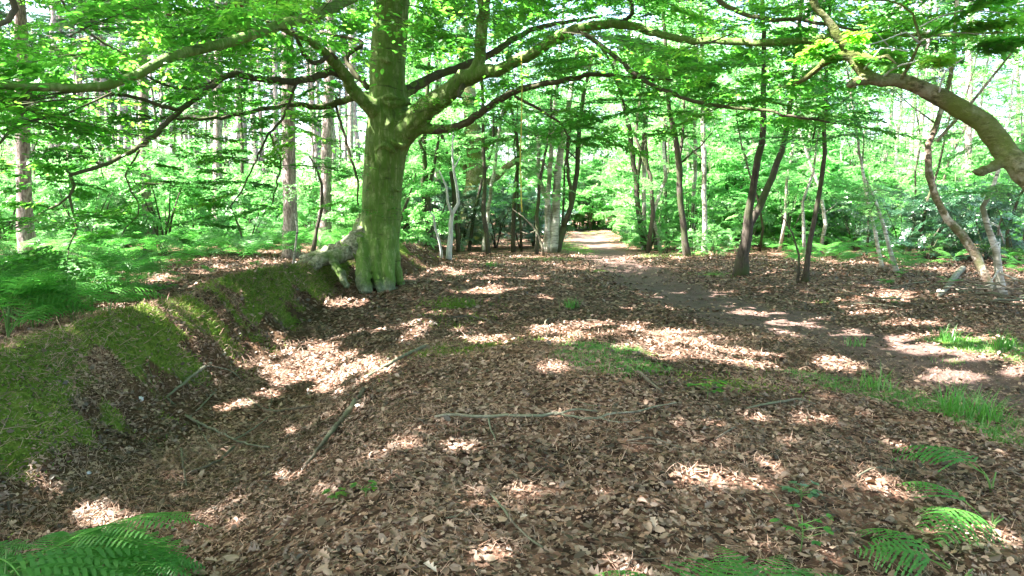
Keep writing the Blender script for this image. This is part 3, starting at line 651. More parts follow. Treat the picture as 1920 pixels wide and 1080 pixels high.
limb([(55, 172, 13, 6.3), (48, 200, 12, 6.3), (35, 222, 9, 6.2), (15, 245, 7, 6.1), (-10, 280, 5, 6.0)]); limb([(0, 246, 6, 6.3), (60, 228, 6, 6.6), (140, 205, 5, 7), (210, 175, 4, 7.3)])
limb(R2); limb(R3)
limb([(1085, 58, 9, 12.9), (1130, 85, 9, 12.6), (1170, 120, 8, 12.3), (1200, 145, 8, 12), (1262, 176, 7, 11.5), (1330, 196, 7, 11.1), (1420, 206, 6, 10.6), (1500, 220, 5, 10.2), (1570, 232, 3, 9.9)])
limb([(1125, 82, 6, 12.6), (1150, 130, 5, 12.5), (1166, 180, 4, 12.4), (1170, 208, 3, 12.4), (1130, 225, 2, 12.3)]); limb([(965, 180, 6, 14.2), (1010, 205, 5, 14), (1050, 230, 4, 13.8), (1070, 265, 3, 13.6)])
limb([(1150, 47, 8, 12.4), (1185, 25, 7, 12.2), (1180, -10, 6, 12)]); limb([(1335, -10, 10, 11), (1385, 22, 9, 10.6), (1440, 35, 8, 10.2), (1530, 42, 7, 9.6), (1640, 60, 4, 9)])
limb([(110, -10, 5, 6.6), (135, 35, 5, 6.8), (175, 70, 5, 7), (245, 112, 4, 7.3)]); limb([(20, -10, 16, 5.2), (30, 15, 14, 5.3), (15, 40, 12, 5.2), (-20, 55, 10, 5)])
limb([(868, 160, 12, 14.7), (860, 181, 7, 14.5), (868, 184, 3, 14.4)], wob=0)
# hidden high limbs whose leaves hang into the top of the picture
for q in [[(760, -60, 30, 15.3), (900, -90, 22, 14), (1080, -60, 18, 12.5), (1300, -60, 14, 11), (1560, -50, 9, 9.5), (1800, -50, 5, 8.5)],
          [(740, -80, 30, 15), (560, -110, 22, 13), (380, -80, 18, 11), (180, -60, 12, 9.5), (-60, -50, 6, 8.5)],
          [(740, -100, 26, 14.6), (720, -160, 20, 12), (820, -190, 14, 9.6), (900, -180, 8, 8)], [(745, -120, 26, 15.8), (900, -60, 18, 18), (1100, -10, 12, 20), (1300, 0, 6, 22)], [(735, -90, 26, 15.8), (560, -20, 18, 18), (380, 20, 12, 20), (200, 30, 6, 22)]]:
    limb(q)
SHOW = [limbs[i] for i in range(len(limbs) - 5) if limbs[i][1].max() > .03] + [pxl(tr, 15.5), pxl(OK[3:])]
lf = Leafage()
for (P, R) in limbs:
    Pp, Rr = resample(P, R, .1)
    seg = np.concatenate([[0], np.cumsum(np.linalg.norm(np.diff(Pp, axis=0), axis=1))])
    s = .5 + .25 * rng.random(); sd = 1
    while s < seg[-1]:
        i = np.searchsorted(seg, s); p = Pp[min(i, len(Pp) - 1)]; d = Pp[min(i + 1, len(Pp) - 1)] - Pp[max(i - 1, 0)]
        r = Rr[min(i, len(Pp) - 1)]
        if r < .085 or rng.random() < .3:
            yaw = math.atan2(d[1], d[0]) + sd * rng.uniform(.5, 1.2)
            k = rng.uniform(.45, 1.0) * (.75 if s > seg[-1] * .7 else 1)
            lf.fan(p, yaw, rng.normal(.03, .16), rng.normal(0, .22), k, .072)
        sd = -sd; s += rng.uniform(.16, .34)
    d = Pp[-1] - Pp[-3] if len(Pp) > 3 else Pp[-1] - Pp[0]
    if Rr[-1] < .03: lf.fan(Pp[-1], math.atan2(d[1], d[0]), -.15, 0, .5, .072)
# sprays lit by the sun near the trunk top
for (px, py, Y, yaw, k) in [(640, 60, 9.0, 0.2, .9), (560, 70, 9, 2.9, 1), (700, 40, 9.4, .3, .9), (780, 95, 9.5, -.1, .8), (600, 90, 8.2, .1, .8), (480, 60, 8.6, 3.0, 1), (430, 50, 8, 2.7, 1), (680, 20, 8.5, .1, .8), (820, 70, 10, .1, .9), (300, 60, 7.6, 3, 1), (750, 10, 9, .3, 1)]:
    for j in range(2): lf.fan(U(px + rng.normal(0, 15), py + rng.normal(0, 12), Y + rng.normal(0, .3)), yaw + rng.normal(0, .5), rng.normal(0.03, .1), rng.normal(0, .15), k * .8, .08)
# the rest of the low crown: sprays filling the shell above and around the path
cnt = 0
while cnt < 430:
    px = rng.uniform(-250, 2100); Y = rng.uniform(6, 20)
    lim = 120 + 110 * vnoise(px, Y * 40, 170, 91) - 60
    if px < 620: lim += 130 * sstep(620, 200, px) if False else 130 * (1 - sstep(100, 640, px))
    if px > 1150: lim += 60 * (1 - sstep(1400, 1800, px))
    py = -60 + (lim + 60) * rng.random() ** .8
    if 660 < px < 880 and Y < 15.5 and py > 25: continue
    if px > 1500 and rng.random() < .8: continue
    p = U(px, py, Y)
    lf.fan(p, rng.uniform(0, 6.28), rng.normal(0, .14), rng.normal(0, .2), rng.uniform(.4, .85), .072, wood=True); cnt += 1
for (n_, x0_, x1_, y0_, y1_, Y0_, Y1_) in ((44, -40, 620, 130, 300, 8, 15), (16, -40, 420, 300, 420, 8.5, 12), (46, 780, 1560, 120, 260, 9, 15)):
    for _ in range(n_): lf.fan(U(rng.uniform(x0_, x1_), rng.uniform(y0_, y1_), rng.uniform(Y0_, Y1_)), rng.uniform(0, 6.28), rng.normal(-.05, .14), rng.normal(0, .2), rng.uniform(.3, .6), .07)
P, D, N, S = lf.arrays()
fx_, fy_ = sun_foot(P); keep = rng.random(len(P)) > light_want(fx_, fy_) * .97
px_, py_, d_ = to_px(P)
clear_view(keep, px_, py_, d_, [q for q in SHOW[:-1]], .86); clear_view(keep, px_, py_, d_, SHOW[-1:], .97)
keep &= ~((py_ < -160) & (rng.random(len(P)) < .5)) & (P[:, 1] > 2.5)
nr_ = keep & (P[:, 1] < 9); fr_ = keep & ~nr_
child('leaves', joined([leaf_mesh('a', P[nr_], D[nr_], N[nr_], S[nr_], lf.rn()[nr_], 'hex'), leaf_mesh('b', P[fr_], D[fr_], N[fr_], S[fr_] * 1.05, lf.rn()[fr_], 'dia')], 'leaves'), M['beech_leaf'], beech)
child('twigs', lf.wood(keep), M['dark_bark'], beech)
n_beech = keep.sum()

# yellow rope on the limb
pr = U(978, 112, 13.95); w = Wood(); w.tube([pr + (0, 0, .1), pr + (.01, 0, -.8), pr + (-.02, 0, -1.9), pr + (.01, 0, -3.0)], [.012] * 4, 6, .2, .003, 0)
w.tube([pr + (0, .09, .02), pr + (0, .05, .13), pr + (0, -.05, .13), pr + (0, -.10, .02), pr + (0, -.03, -.12)], [.012] * 5, 6, .05, 0, 0)
tag(link('rope', w.mesh('rope'), M['rope']), 'thin yellow rope knotted round a beech limb and hanging down', 'rope')

# ------------------------------------------------------------------ overhead canopy, mostly unseen, added for shade; gaps cut for the sun flecks
cf = Leafage()
for i in range(2500):
    back = i < 1500
    p = np.array([rng.uniform(-30, 20), rng.uniform(-15, 14) if back else rng.uniform(14, 26), rng.uniform(8.5, 13.5)])
    cf.fan(p, rng.uniform(0, 6.28), rng.normal(0, .2), rng.normal(0, .2), rng.uniform(.9, 1.4), (.29 if back else .19), FANS_S, .95, False)
CG = .4; cxs = np.arange(-19, 19, CG); cys = np.arange(1.5, 25, CG); CX, CY = np.meshgrid(cxs, cys, indexing='ij')
LW = light_want(CX.ravel(), CY.ravel()).reshape(CX.shape)
for rep in range(5):                                  # close unwanted thin places in the roof of leaves
    P, D, N, S = cf.arrays(); fx_, fy_ = sun_foot(P + D * (S * .5)[:, None])
    Hc, _, _ = np.histogram2d(fx_, fy_, bins=[np.append(cxs - CG / 2, cxs[-1] + CG / 2), np.append(cys - CG / 2, cys[-1] + CG / 2)], weights=S ** 2 * .3 / CG ** 2)
    bad = np.argwhere((Hc < 3.0) & (LW < .3) & (np.abs(CX) < CY * .85 + 2)); rng.shuffle(bad)
    for (a, b) in bad[:300]:
        z = rng.uniform(8.5, 13); t = z / SUN[2]; yaw = rng.uniform(0, 6.28)
        p = np.array([CX[a, b] + SUN[0] * t - math.cos(yaw) * .7, CY[a, b] + SUN[1] * t - math.sin(yaw) * .7, z])
        cf.fan(p, yaw, rng.normal(0, .1), 0, .7, (.17), FANS_S, 1.0, False)
P, D, N, S = cf.arrays(); lw = 0
for q in (.2, .7):
    fx_, fy_ = sun_foot(P + D * (S * q)[:, None]); lw = np.maximum(lw, light_want(fx_, fy_))
k = rng.random(len(P)) > lw
px_, py_, d_ = to_px(P)
k &= ~((P[:, 1] > 0) & (py_ > -30) & (rng.random(len(P)) < np.where(px_ > 1550, .85, .4)))
me = leaf_mesh('shade_canopy', P[k], D[k], N[k], S[k], cf.rn()[k], 'dia')
tag(link('shade_canopy', me, M['high_leaf']), 'high leafy canopy added mostly out of view, shaped to shade the ditch and the path', 'canopy', None, 'stuff')
n_can = k.sum()

# ------------------------------------------------------------------ individual trees of the middle distance
def bend_leaves(lf, P, R, hmin, n, leaf, k=(.4, .9), spread=.4, protos=None, wood=True, keep=1):
    Pp, Rr = resample(P, R, .3); ok = np.where(Pp[:, 2] > hmin)[0]
    if len(ok) == 0: return
    for _ in range(n):
        p = Pp[rng.choice(ok)]; lf.fan(p, rng.uniform(0, 6.28), rng.normal(.15, .3), rng.normal(0, .3), rng.uniform(*k), leaf, protos, keep, wood)
def px_tree(name, label, cat, stems, mat, Y=None, leaves=None, grp=None, k=10, twigs=0):
    b = stems[0][0]
    if Y is None: Y = ghit(b[0], b[1] - 2)[1]
    base = U(b[0], b[1], Y); root = empty(name, (base[0], base[1], float(H(base[0], base[1])))); tag(root, label, cat, grp)
    lf_ = Leafage(); gz = float(H(base[0], base[1]))
    for si, st in enumerate(stems):
        P, R = pxl(st, Y)
        if mat == 'birch_bark' and Y > 20: R = R * .82
        P[:, 1] += np.linspace(0, 1, len(P)) * rng.normal(0, .5)
        if si == 0 or st[0][1] > b[1] - 25:
            P[0][2] = min(P[0][2], gz - .08); R[0] *= 1.25
        if P[-1][2] < 8 and st[-1][1] < 120:      # carry on upwards out of the frame
            d = unit(P[-1] - P[-2]); 
            P = np.vstack([P, P[-1] + (d + [0, 0, .5]) * 2.0, P[-1] + (d + [0, 0, 1.0]) * 3.5]); R = np.concatenate([R, [R[-1] * .75, R[-1] * .4]])
        ww = Wood(); ww.tube(P, R, k, .3, .01 * Y / 20, .05)
        for _ in range(twigs):
            i = rng.integers(len(P) // 3, len(P)); q = P[i]; a = rng.uniform(0, 6.28); l = rng.uniform(.5, 1.5)
            ww.tube([q, q + [math.cos(a) * l * .5, math.sin(a) * l * .5, l * .45], q + [math.cos(a) * l, math.sin(a) * l, l * 1.0]], [R[i] * .4, R[i] * .25, .004], 5, .3, .02, .05)
        child('trunk' if si == 0 else 'stem', ww.mesh('trunk'), M[mat if isinstance(mat, str) else mat[si % len(mat)]], root)
        if leaves: bend_leaves(lf_, P, R, gz + leaves[1], leaves[0], leaves[2] * (1.2 if Y > 20 else 1), (.5, 1.1), keep=.55 if Y > 20 else .85)
    if leaves and lf_.P:
        P, D, N, S = lf_.arrays()
        if len(P): 
            child('crown', leaf_mesh('crown', P, D, N, S, lf_.rn(), 'dia' if Y > 16 else 'hex'), M[leaves[3] if len(leaves) > 3 else 'wood_leaf'], root)
            child('twigs', lf_.wood(), M['dark_bark'], root)
    return root
T = px_tree
T('forked_tree', 'dark young tree forking low into two stems beside the path', 'tree', [[(1388, 516, 28.1), (1390, 480, 23.4), (1398, 432, 20.3), (1396, 400, 15.6), (1400, 350, 14.0), (1408, 300, 13.3), (1412, 250, 11.7), (1410, 180, 10.1), (1408, 100, 8.6), (1400, -20, 7.0)],
   [(1396, 440, 15.6), (1425, 388, 15.6), (1450, 330, 13.3), (1475, 262, 11.7), (1485, 200, 10.1), (1497, 120, 8.6), (1510, 0, 7.0)], [(1488, 165, 5.5), (1515, 130, 6.2), (1560, 108, 7.0)]], 'dark_bark', 18, (16, 4.2, .085), twigs=2)
T('slim_tree', 'slim dark curving tree with a moss covered foot right of the forked tree', 'tree', [[(1508, 535, 15.3), (1510, 500, 11.0), (1512, 450, 10.2), (1522, 380, 9.3), (1528, 320, 9.3), (1525, 250, 7.6), (1525, 130, 6.8), (1530, 0, 6.0)], [(1495, 530, 5.1), (1500, 480, 4.2), (1490, 440, 3.4), (1470, 400, 1.7)], [(1524, 260, 4.2), (1545, 200, 3.4), (1590, 150, 2.5)]], 'dark_bark', 15.5, (14, 3.2, .08), twigs=1)
T('leaning_tree', 'crooked brown tree leaning left at the right edge with light flecks on its bark', 'tree', [[(1870, 564, 27.2), (1850, 520, 20.8), (1835, 480, 20.0), (1810, 440, 19.2), (1785, 410, 16.0), (1765, 370, 15.2), (1755, 320, 14.4), (1755, 270, 12.8), (1775, 230, 12.0), (1795, 170, 10.4), (1812, 90, 9.6), (1820, -20, 8.0)], [(1756, 265, 7.2), (1790, 220, 6.4), (1870, 120, 4.8), (1910, 40, 3.2)]], 'fleck_bark', 12.6, (12, 2.6, .075), twigs=1)
T('twisted_tree', 'pale twisted trunk with bristling side twigs behind the crooked leaning tree', 'tree', [[(1882, 560, 17), (1876, 520, 17), (1870, 470, 16), (1856, 420, 12), (1850, 388, 11), (1862, 365, 10), (1874, 345, 9), (1890, 300, 8), (1900, 240, 6)]] +
   [[(1872, y_, 5), (1872 + dx * .5, y_ + dy * .5, 3), (1872 + dx, y_ + dy, 1.5)] for y_, dx, dy in ((500, 45, -15), (492, 40, 5), (505, -40, 20), (440, -30, -35), (425, 50, -10), (430, 40, 30), (480, 50, -30), (510, 35, 25), (455, -25, 10))], 'birch_bark', 13.2, (6, 1.8, .075))
T('birch_clump', 'clump of leaning birch stems rising from one foot left of the path', 'birch', [[(1036, 473, 18), (1042, 400, 15), (1046, 330, 14), (1056, 260, 12), (1070, 180, 10), (1086, 80, 8)], [(1030, 474, 12), (1026, 420, 10), (1029, 350, 9), (1033, 280, 8), (1040, 200, 7), (1050, 100, 6)],
   [(1042, 474, 12), (1060, 420, 10), (1075, 370, 9), (1085, 300, 9), (1088, 240, 8), (1100, 160, 7), (1116, 90, 6)], [(1020, 458, 10), (1030, 400, 9), (1012, 330, 8), (1010, 250, 7)], [(1058, 425, 7), (1070, 380, 7), (1062, 300, 6), (1068, 220, 5)]], ('birch_bark', 'birch_bark', 'dark_bark', 'birch_bark', 'dark_bark'), 28, (10, 4.5, .11), twigs=2)
T('bent_birch', 'birch bending left with a second straight stem, right of the path', 'birch', [[(1212, 464, 11), (1202, 430, 11), (1196, 380, 10), (1193, 340, 10), (1186, 290, 10), (1180, 240, 9), (1168, 190, 8), (1150, 100, 6)], [(1208, 460, 9), (1207, 380, 8), (1208, 320, 8), (1210, 260, 7), (1213, 200, 7), (1218, 80, 6)], [(1194, 350, 6), (1205, 260, 7), (1214, 180, 6)]], ('dark_bark', 'birch_bark', 'dark_bark'), 30, (9, 5, .11))
T('curved_tree', 'brown curved pole of a tree standing among low green plants at the path bend', 'tree', [[(1290, 492, 14), (1281, 430, 12), (1274, 360, 12), (1271, 310, 12), (1262, 250, 10), (1252, 200, 8), (1246, 120, 7), (1240, 0, 6)], [(1271, 315, 6), (1282, 250, 6), (1286, 180, 5)]], 'dark_bark', 24, (12, 4.5, .10), twigs=2)
T('birch_tree', 'straight white birch with black bands left of the forked tree', 'birch', [[(1323, 482, 13), (1322, 400, 11), (1321, 300, 11), (1320, 200, 10), (1318, 60, 8), (1318, -60, 7)]], 'birch_bark', 25.5, (14, 5.5, .10), twigs=1)
T('birch_tree', 'straight grey birch just left of the white birch with black bands', 'birch', [[(1297, 466, 10), (1297, 400, 9), (1299, 300, 9), (1296, 200, 8), (1300, 60, 7)]], 'birch_bark', 31, (12, 6, .11))
T('thin_pole_tree', 'very thin dark pole between the bent birch and the curved brown pole', 'tree', [[(1230, 466, 6), (1226, 400, 5), (1218, 330, 5), (1212, 260, 5), (1208, 180, 4), (1200, 60, 4)]], 'dark_bark', 29, (6, 5, .10))
T('thin_pole_tree', 'thin dark pole close behind the curved brown pole', 'tree', [[(1252, 462, 6), (1250, 380, 5), (1250, 300, 5), (1247, 200, 4), (1250, 60, 4)]], 'dark_bark', 31, (6, 5, .10))
T('slender_tree', 'slender leaning pole at the edge of the dark hollies beyond the beech', 'tree', [[(908, 465, 10), (915, 400, 8), (925, 330, 8), (935, 250, 7), (943, 190, 6), (950, 80, 5)]], 'birch_bark', 29, (8, 6, .10))
T('bleached_sapling', 'bleached white dead sapling forking into bare twigs beyond the beech', 'dead sapling', [[(841, 486, 10), (845, 440, 9), (848, 402, 8), (859, 380, 6), (856, 350, 5), (850, 320, 4.5), (847, 270, 3.5), (850, 240, 2)], [(848, 405, 6), (839, 378, 5), (838, 350, 4), (830, 335, 3), (824, 320, 2)], [(850, 318, 3), (858, 300, 2), (862, 290, 1.5)]], 'bleached', 23)
T('bleached_sapling', 'thin short white dead stem just left of the forking bleached sapling', 'dead sapling', [[(828, 484, 5), (826, 455, 4.5), (818, 425, 4), (815, 405, 4), (808, 395, 2)]], 'bleached', 23.2)
T('crooked_tree', 'dark crooked stem with an elbow between the beech and the bleached saplings', 'tree', [[(803, 445, 8), (803, 380, 8), (800, 330, 7), (795, 290, 7), (788, 265, 6), (800, 240, 4)], [(804, 380, 6), (770, 410, 6), (755, 430, 5)], [(800, 365, 6), (815, 310, 6), (824, 270, 5), (826, 220, 4)]], 'dark_bark', 26, (8, 3.5, .10))
T('pine_tree', 'reddish pine trunk seen just behind the bleached saplings', 'pine', [[(818, 440, 13), (821, 350, 12), (824, 260, 11), (826, 120, 10), (828, -60, 9)]], 'pine_bark', 36, (14, 11, .16, 'pine_leaf'))
T('spreading_oak', 'blurred old oak with low spreading limbs behind the dark hollies', 'oak', [[(882, 440, 44), (885, 380, 36), (892, 320, 32), (888, 250, 30), (880, 180, 26), (870, 60, 20)], [(884, 375, 18), (930, 330, 14), (985, 288, 11), (1020, 262, 7), (1060, 250, 4)], [(890, 300, 18), (930, 250, 13), (980, 220, 9), (1030, 190, 5)], [(884, 330, 12), (858, 290, 10), (866, 262, 9), (848, 250, 6)], [(890, 280, 12), (940, 225, 9), (960, 180, 6)]], 'oak_bark', 36, (16, 5, .13), twigs=2)
T('pale_sapling', 'short pale sapling stem at the bracken edge right of the slim dark tree', 'sapling', [[(1684, 512, 10), (1672, 460, 8), (1664, 400, 7), (1655, 360, 5), (1650, 330, 4)]], 'birch_bark', 18.5, (8, 1.9, .09))
T('grey_sapling', 'grey sapling leaning left behind the pale sapling', 'sapling', [[(1655, 490, 9), (1643, 430, 8), (1632, 370, 7), (1622, 300, 7), (1612, 220, 6), (1600, 120, 5)]], 'birch_bark', 21, (10, 4, .10))
T('bent_sapling', 'dark bent stem rising behind the fern bank left of the beech', 'sapling', [[(583, 462, 9), (592, 430, 7), (600, 390, 6), (597, 345, 5), (585, 310, 4), (570, 290, 3)]], 'dark_bark', 17, (4, 1.4, .08))
T('dead_branch', 'bare pale dead bough leaning at the foot of the birch clump', 'dead branch', [[(1020, 472, 4), (1012, 445, 3.5), (1000, 425, 3), (980, 405, 2.5), (960, 390, 1.5)], [(1005, 432, 2), (990, 440, 1.5), (975, 435, 1)]], 'stick', 25)
T('left_twig', 'leafless pale twiggy sapling standing on the bank left of the beech', 'sapling', [[(548, 505, 5), (552, 470, 4), (556, 430, 4), (550, 400, 2)]], 'birch_bark', 15.5).name = 'bank_sapling'
# pines at the left
PN = [(50, 440, 34, 17, 'thick reddish brown pine trunk at the left edge behind the bracken'), (282, 440, 23, 24, 'sunlit pale pine trunk behind the bracken under the crooked beech branch'), (546, 452, 30, 22, 'flaky pine trunk with a dark right side left of the beech'),
      (608, 440, 25, 26, 'pale pine trunk standing closest to the beech on its left'), (225, 430, 14, 38, 'thin grey pine trunk left of the sunlit pale pine'), (406, 430, 21, 30, 'dark pine trunk half hidden by leaves midway between the pale pine and the flaky one'), (296, 436, 9, 40, 'thin brown pine pole touching the right side of the sunlit pale pine'),
      (92, 430, 13, 40, 'slim pale pine trunk just right of the thick one at the left edge'), (186, 430, 12, 44, 'faint slim pine trunk far behind the bracken'), (450, 430, 11, 46, 'faint far pine pole right of the dark pine trunk'), (520, 430, 12, 42, 'faint pine pole just left of the flaky pine trunk'), (655, 430, 13, 40, 'slim pine pole close to the left side of the beech')]
for (px, py, wp, Y, lb) in PN:
    ln = rng.normal(0, 4)
    T('pine_tree', lb, 'pine', [[(px, py + 25, wp * 1.0), (px, py - 60, wp * .88), (px + ln * .5, 200, wp * .8), (px + ln, 40, wp * .74), (px + ln * 1.5, -120, wp * .66), (px + ln * 2, -330, wp * .5)]], 'pine_bark', Y, (7, 11, .16, 'pine_leaf'), 'pines beyond the bracken', 12)

# right leaning oak whose trunk crosses the top right corner
oak = empty('leaning_oak', tuple(G(8.2, 5.6))); tag(oak, 'thick olive barked trunk arching in from the right edge across the top corner', 'oak')
w = Wood(); w.tube(*pxl(OK), 16, .1, .006, .03); w.tube(*pxl([(1885, 300, 26, 6.85), (1852, 318, 16, 6.8), (1833, 323, 14, 6.75), (1824, 321, 9, 6.7)]), 10, .06, 0, .06)
w.tube(*pxl([(1640, 148, 30, 7.3), (1612, 152, 18, 7.28), (1596, 158, 14, 7.25), (1590, 160, 8, 7.2)]), 10, .05, 0, .06)
w.tube(*pxl([(1600, 105, 22, 7.4), (1570, 104, 15, 7.45), (1540, 122, 12, 7.6)]), 10, .05, 0, .05)
child('trunk', remesh(w, .022, 2, .014), M['oak_bark'], oak)
n_l = len(limbs)
for q in [[(1575, 104, 14, 7.45), (1540, 122, 12, 7.6), (1512, 146, 11, 7.8), (1488, 160, 8, 8.0)], [(1600, 95, 14, 7.4), (1640, 110, 9, 7.2), (1662, 108, 7, 7), (1680, 120, 4, 6.9)],
          [(1690, 148, 8, 7.2), (1710, 110, 7, 7.1), (1725, 75, 6, 7), (1720, 45, 5, 7), (1690, 8, 4, 7), (1600, 0, 4, 7)], [(1724, 80, 5, 7), (1700, 60, 3, 6.9), (1660, 75, 2, 6.8), (1620, 85, 2, 6.7)], [(1724, 78, 4, 7), (1780, 60, 3, 6.8), (1850, 70, 2, 6.6)],
          [(1650, 150, 5, 7.3), (1690, 120, 4, 7.1), (1740, 118, 3, 6.9), (1790, 140, 1.5, 6.8)], [(1760, 178, 4, 7.1), (1775, 130, 3, 7.0), (1820, 100, 2, 6.9), (1860, 40, 1.5, 6.8)], [(1620, 130, 4, 7.3), (1650, 90, 3, 7.2), (1700, 95, 2, 7.1), (1760, 70, 1.5, 7)], [(1725, 50, 3, 7), (1800, 20, 2.5, 6.9), (1880, 25, 1.5, 6.8)],
          [(1665, 85, 3, 6.9), (1640, 60, 2, 6.8), (1600, 68, 1.6, 6.7)], [(1712, 112, 3, 7.1), (1750, 130, 2.5, 6.9), (1800, 115, 2, 6.8)]]:
    limb(q, 'oak_bark' if q[0][2] > 7 else 'bleached', 8, root=oak, wob=.008)
lf = Leafage()
for (P, R) in limbs[n_l:] + [pxl(OK[-6:])]:
    bend_leaves(lf, P, R, 3.0, 1, .075, (.25, .45))
for _ in range(6): lf.fan(U(rng.uniform(1600, 2050), rng.uniform(-90, 60), rng.uniform(6.5, 9)), rng.uniform(0, 6.28), rng.normal(0, .2), 0, rng.uniform(.4, .7), .075)
P, D, N, S = lf.arrays(); keep = np.ones(len(P), bool); px_, py_, d_ = to_px(P); clear_view(keep, px_, py_, d_, [pxl(OK[3:])], .95)
child('leaves', leaf_mesh('leaves', P[keep], D[keep], N[keep], S[keep], lf.rn()[keep], 'hex'), M['beech_leaf'], oak); child('twigs', lf.wood(keep), M['dark_bark'], oak)

# ------------------------------------------------------------------ background woodland: shared prototypes
def proto_tree(kind, seed):
    """returns (trunk mesh, crown mesh, twig mesh) around origin"""
    r = np.random.default_rng(seed); lf_ = Leafage(); w = Wood()
    if kind == 'pole':
        h = 15; q = np.linspace(0, h, 8); P = np.stack([np.cumsum(r.normal(0, .18, 8)), np.cumsum(r.normal(0, .18, 8)), q - .2], 1); P[0, :2] = 0
        R = np.linspace(.14, .03, 8) * r.uniform(.7, 1.2); w.tube(P, R, 8, 1.0, .03, .05)
        for i in range(70):
            z = r.uniform(3.2, h); a = r.uniform(0, 6.28); c = np.array([np.interp(z, P[:, 2], P[:, 0]), np.interp(z, P[:, 2], P[:, 1]), z])
            l = r.uniform(.2, 1.7) * (1 - .4 * z / h); e = c + [math.cos(a) * l, math.sin(a) * l, l * .6]
            if i % 3 == 0: w.tube([c, (c + e) / 2 + [0, 0, -.1], e], [.022, .014, .006], 4, 1, .02, 0)
            lf_.fan(e, a + r.normal(0, .6), r.normal(.1, .3), r.normal(0, .3), r.uniform(.4, .85), .13, FANS_S, .8, False)
    elif kind == 'pine':
        h = 21; q = np.linspace(0, h, 6); P = np.stack([np.cumsum(r.normal(0, .1, 6)), np.cumsum(r.normal(0, .1, 6)), q - .2], 1); P[0, :2] = 0
        w.tube(P, np.linspace(.2, .07, 6), 10, 1.5, .02, .04)
        for i in range(45):
            z = r.uniform(11, h); a = r.uniform(0, 6.28); c = np.array([np.interp(z, P[:, 2], P[:, 0]), np.interp(z, P[:, 2], P[:, 1]), z])
            l = r.uniform(.5, 2.2); e = c + [math.cos(a) * l, math.sin(a) * l, l * .2]
            w.tube([c, e], [.03, .01], 4, 1, .02, 0); lf_.fan(e, a, r.normal(.1, .3), 0, r.uniform(.4, .8), .2, FANS_S, .8, False)
    elif kind in ('bush', 'holly'):
        for s_ in range(5):
            a = r.uniform(0, 6.28); P = np.array([(0, 0, -.1), (math.cos(a) * .3, math.sin(a) * .3, 1), (math.cos(a) * .8, math.sin(a) * .8, 2.2)]); w.tube(P, [.035, .025, .01], 5, .5, .03, .05)
        for i in range(75 if kind == 'bush' else 100):
            z = r.uniform(.25, 2.7) ; a = r.uniform(0, 6.28); rr = 1.35 * math.sqrt(r.random()) * math.sqrt(max(.05, 1 - (z / 3.1) ** 2))
            lf_.fan(np.array([math.cos(a) * rr, math.sin(a) * rr, z]), a + r.normal(0, .8), r.normal(.1, .35), r.normal(0, .35), r.uniform(.3, .55), .10 if kind == 'bush' else .085, FANS_S, .9, False)
    P, D, N, S = lf_.arrays()
    return w.mesh('trunk'), leaf_mesh('crown', P, D, N, S, lf_.rn(), 'dia')
def proto_stem(seed):
    r = np.random.default_rng(seed); lf_ = Leafage(); w = Wood(); n = 9; q = np.linspace(0, 11, n)
    P = np.stack([np.cumsum(r.normal(0, .22, n)), np.cumsum(r.normal(0, .22, n)), q - .1], 1); P[0, :2] = 0; w.tube(P, np.linspace(.075, .015, n) * r.uniform(.8, 1.3), 6, .8, .03, .05)
    for i in range(46):
        z = r.uniform(1.6, 11); a = r.uniform(0, 6.28); c = np.array([np.interp(z, P[:, 2], P[:, 0]), np.interp(z, P[:, 2], P[:, 1]), z]); l = r.uniform(.3, 1.1); e = c + [math.cos(a) * l, math.sin(a) * l, l * .7]
        if i % 2 == 0: w.tube([c, (c + e) / 2 + [0, 0, -.06], e], [.014, .009, .004], 4, 1, .02, 0)
        lf_.fan(e, a, r.normal(.1, .3), r.normal(0, .3), r.uniform(.3, .6), .11, FANS_S, .6, False)
    P, D, N, S = lf_.arrays(); return w.mesh('trunk'), leaf_mesh('crown', P, D, N, S, lf_.rn(), 'dia')
PROTO = {'stem': [proto_stem(s) for s in (21, 22, 23, 24)], 'pole': [proto_tree('pole', s) for s in (1, 2, 3, 4)], 'pine': [proto_tree('pine', s) for s in (5, 6)], 'bush': [proto_tree('bush', s) for s in (7, 8, 9)], 'holly': [proto_tree('holly', s) for s in (10, 11)]}
COPY = {}
LAND = [(-40, 'beyond the left edge pine'), (50, 'behind the thick left edge pine'), (165, 'between the two left pines'), (282, 'by the sunlit pale pine'), (345, 'right of the sunlit pale pine'), (406, 'by the dark pine trunk'), (475, 'left of the flaky pine'), (545, 'by the flaky pine trunk'), (608, 'by the pine nearest the beech'),
        (700, 'behind the beech'), (770, 'just right of the beech'), (830, 'behind the bleached saplings'), (885, 'behind the old oak'), (925, 'by the slender leaning pole'), (985, 'left of the birch clump'), (1040, 'behind the birch clump'), (1100, 'where the path disappears'), (1155, 'right of the path bend'), (1200, 'behind the bent birch'),
        (1245, 'left of the curved brown pole'), (1285, 'behind the curved brown pole'), (1325, 'behind the black banded birch'), (1365, 'left of the forked tree'), (1405, 'behind the forked tree'), (1460, 'right of the forked tree'), (1510, 'behind the slim dark tree'), (1575, 'right of the slim dark tree'), (1640, 'by the grey sapling'),
        (1690, 'right of the pale sapling'), (1770, 'behind the crooked leaning tree'), (1830, 'between the two crooked trees'), (1885, 'behind the twisted pale trunk'), (1960, 'at the right edge')]
def where(x, y):
    px = 960 + x / y * F_PX; w_ = min(LAND, key=lambda a: abs(a[0] - px))[1]
    dpt = 'nearer' if y < 27 else 'mid distance' if y < 36 else 'farther' if y < 46 else 'distant' if y < 58 else 'farthest'
    return dpt, w_
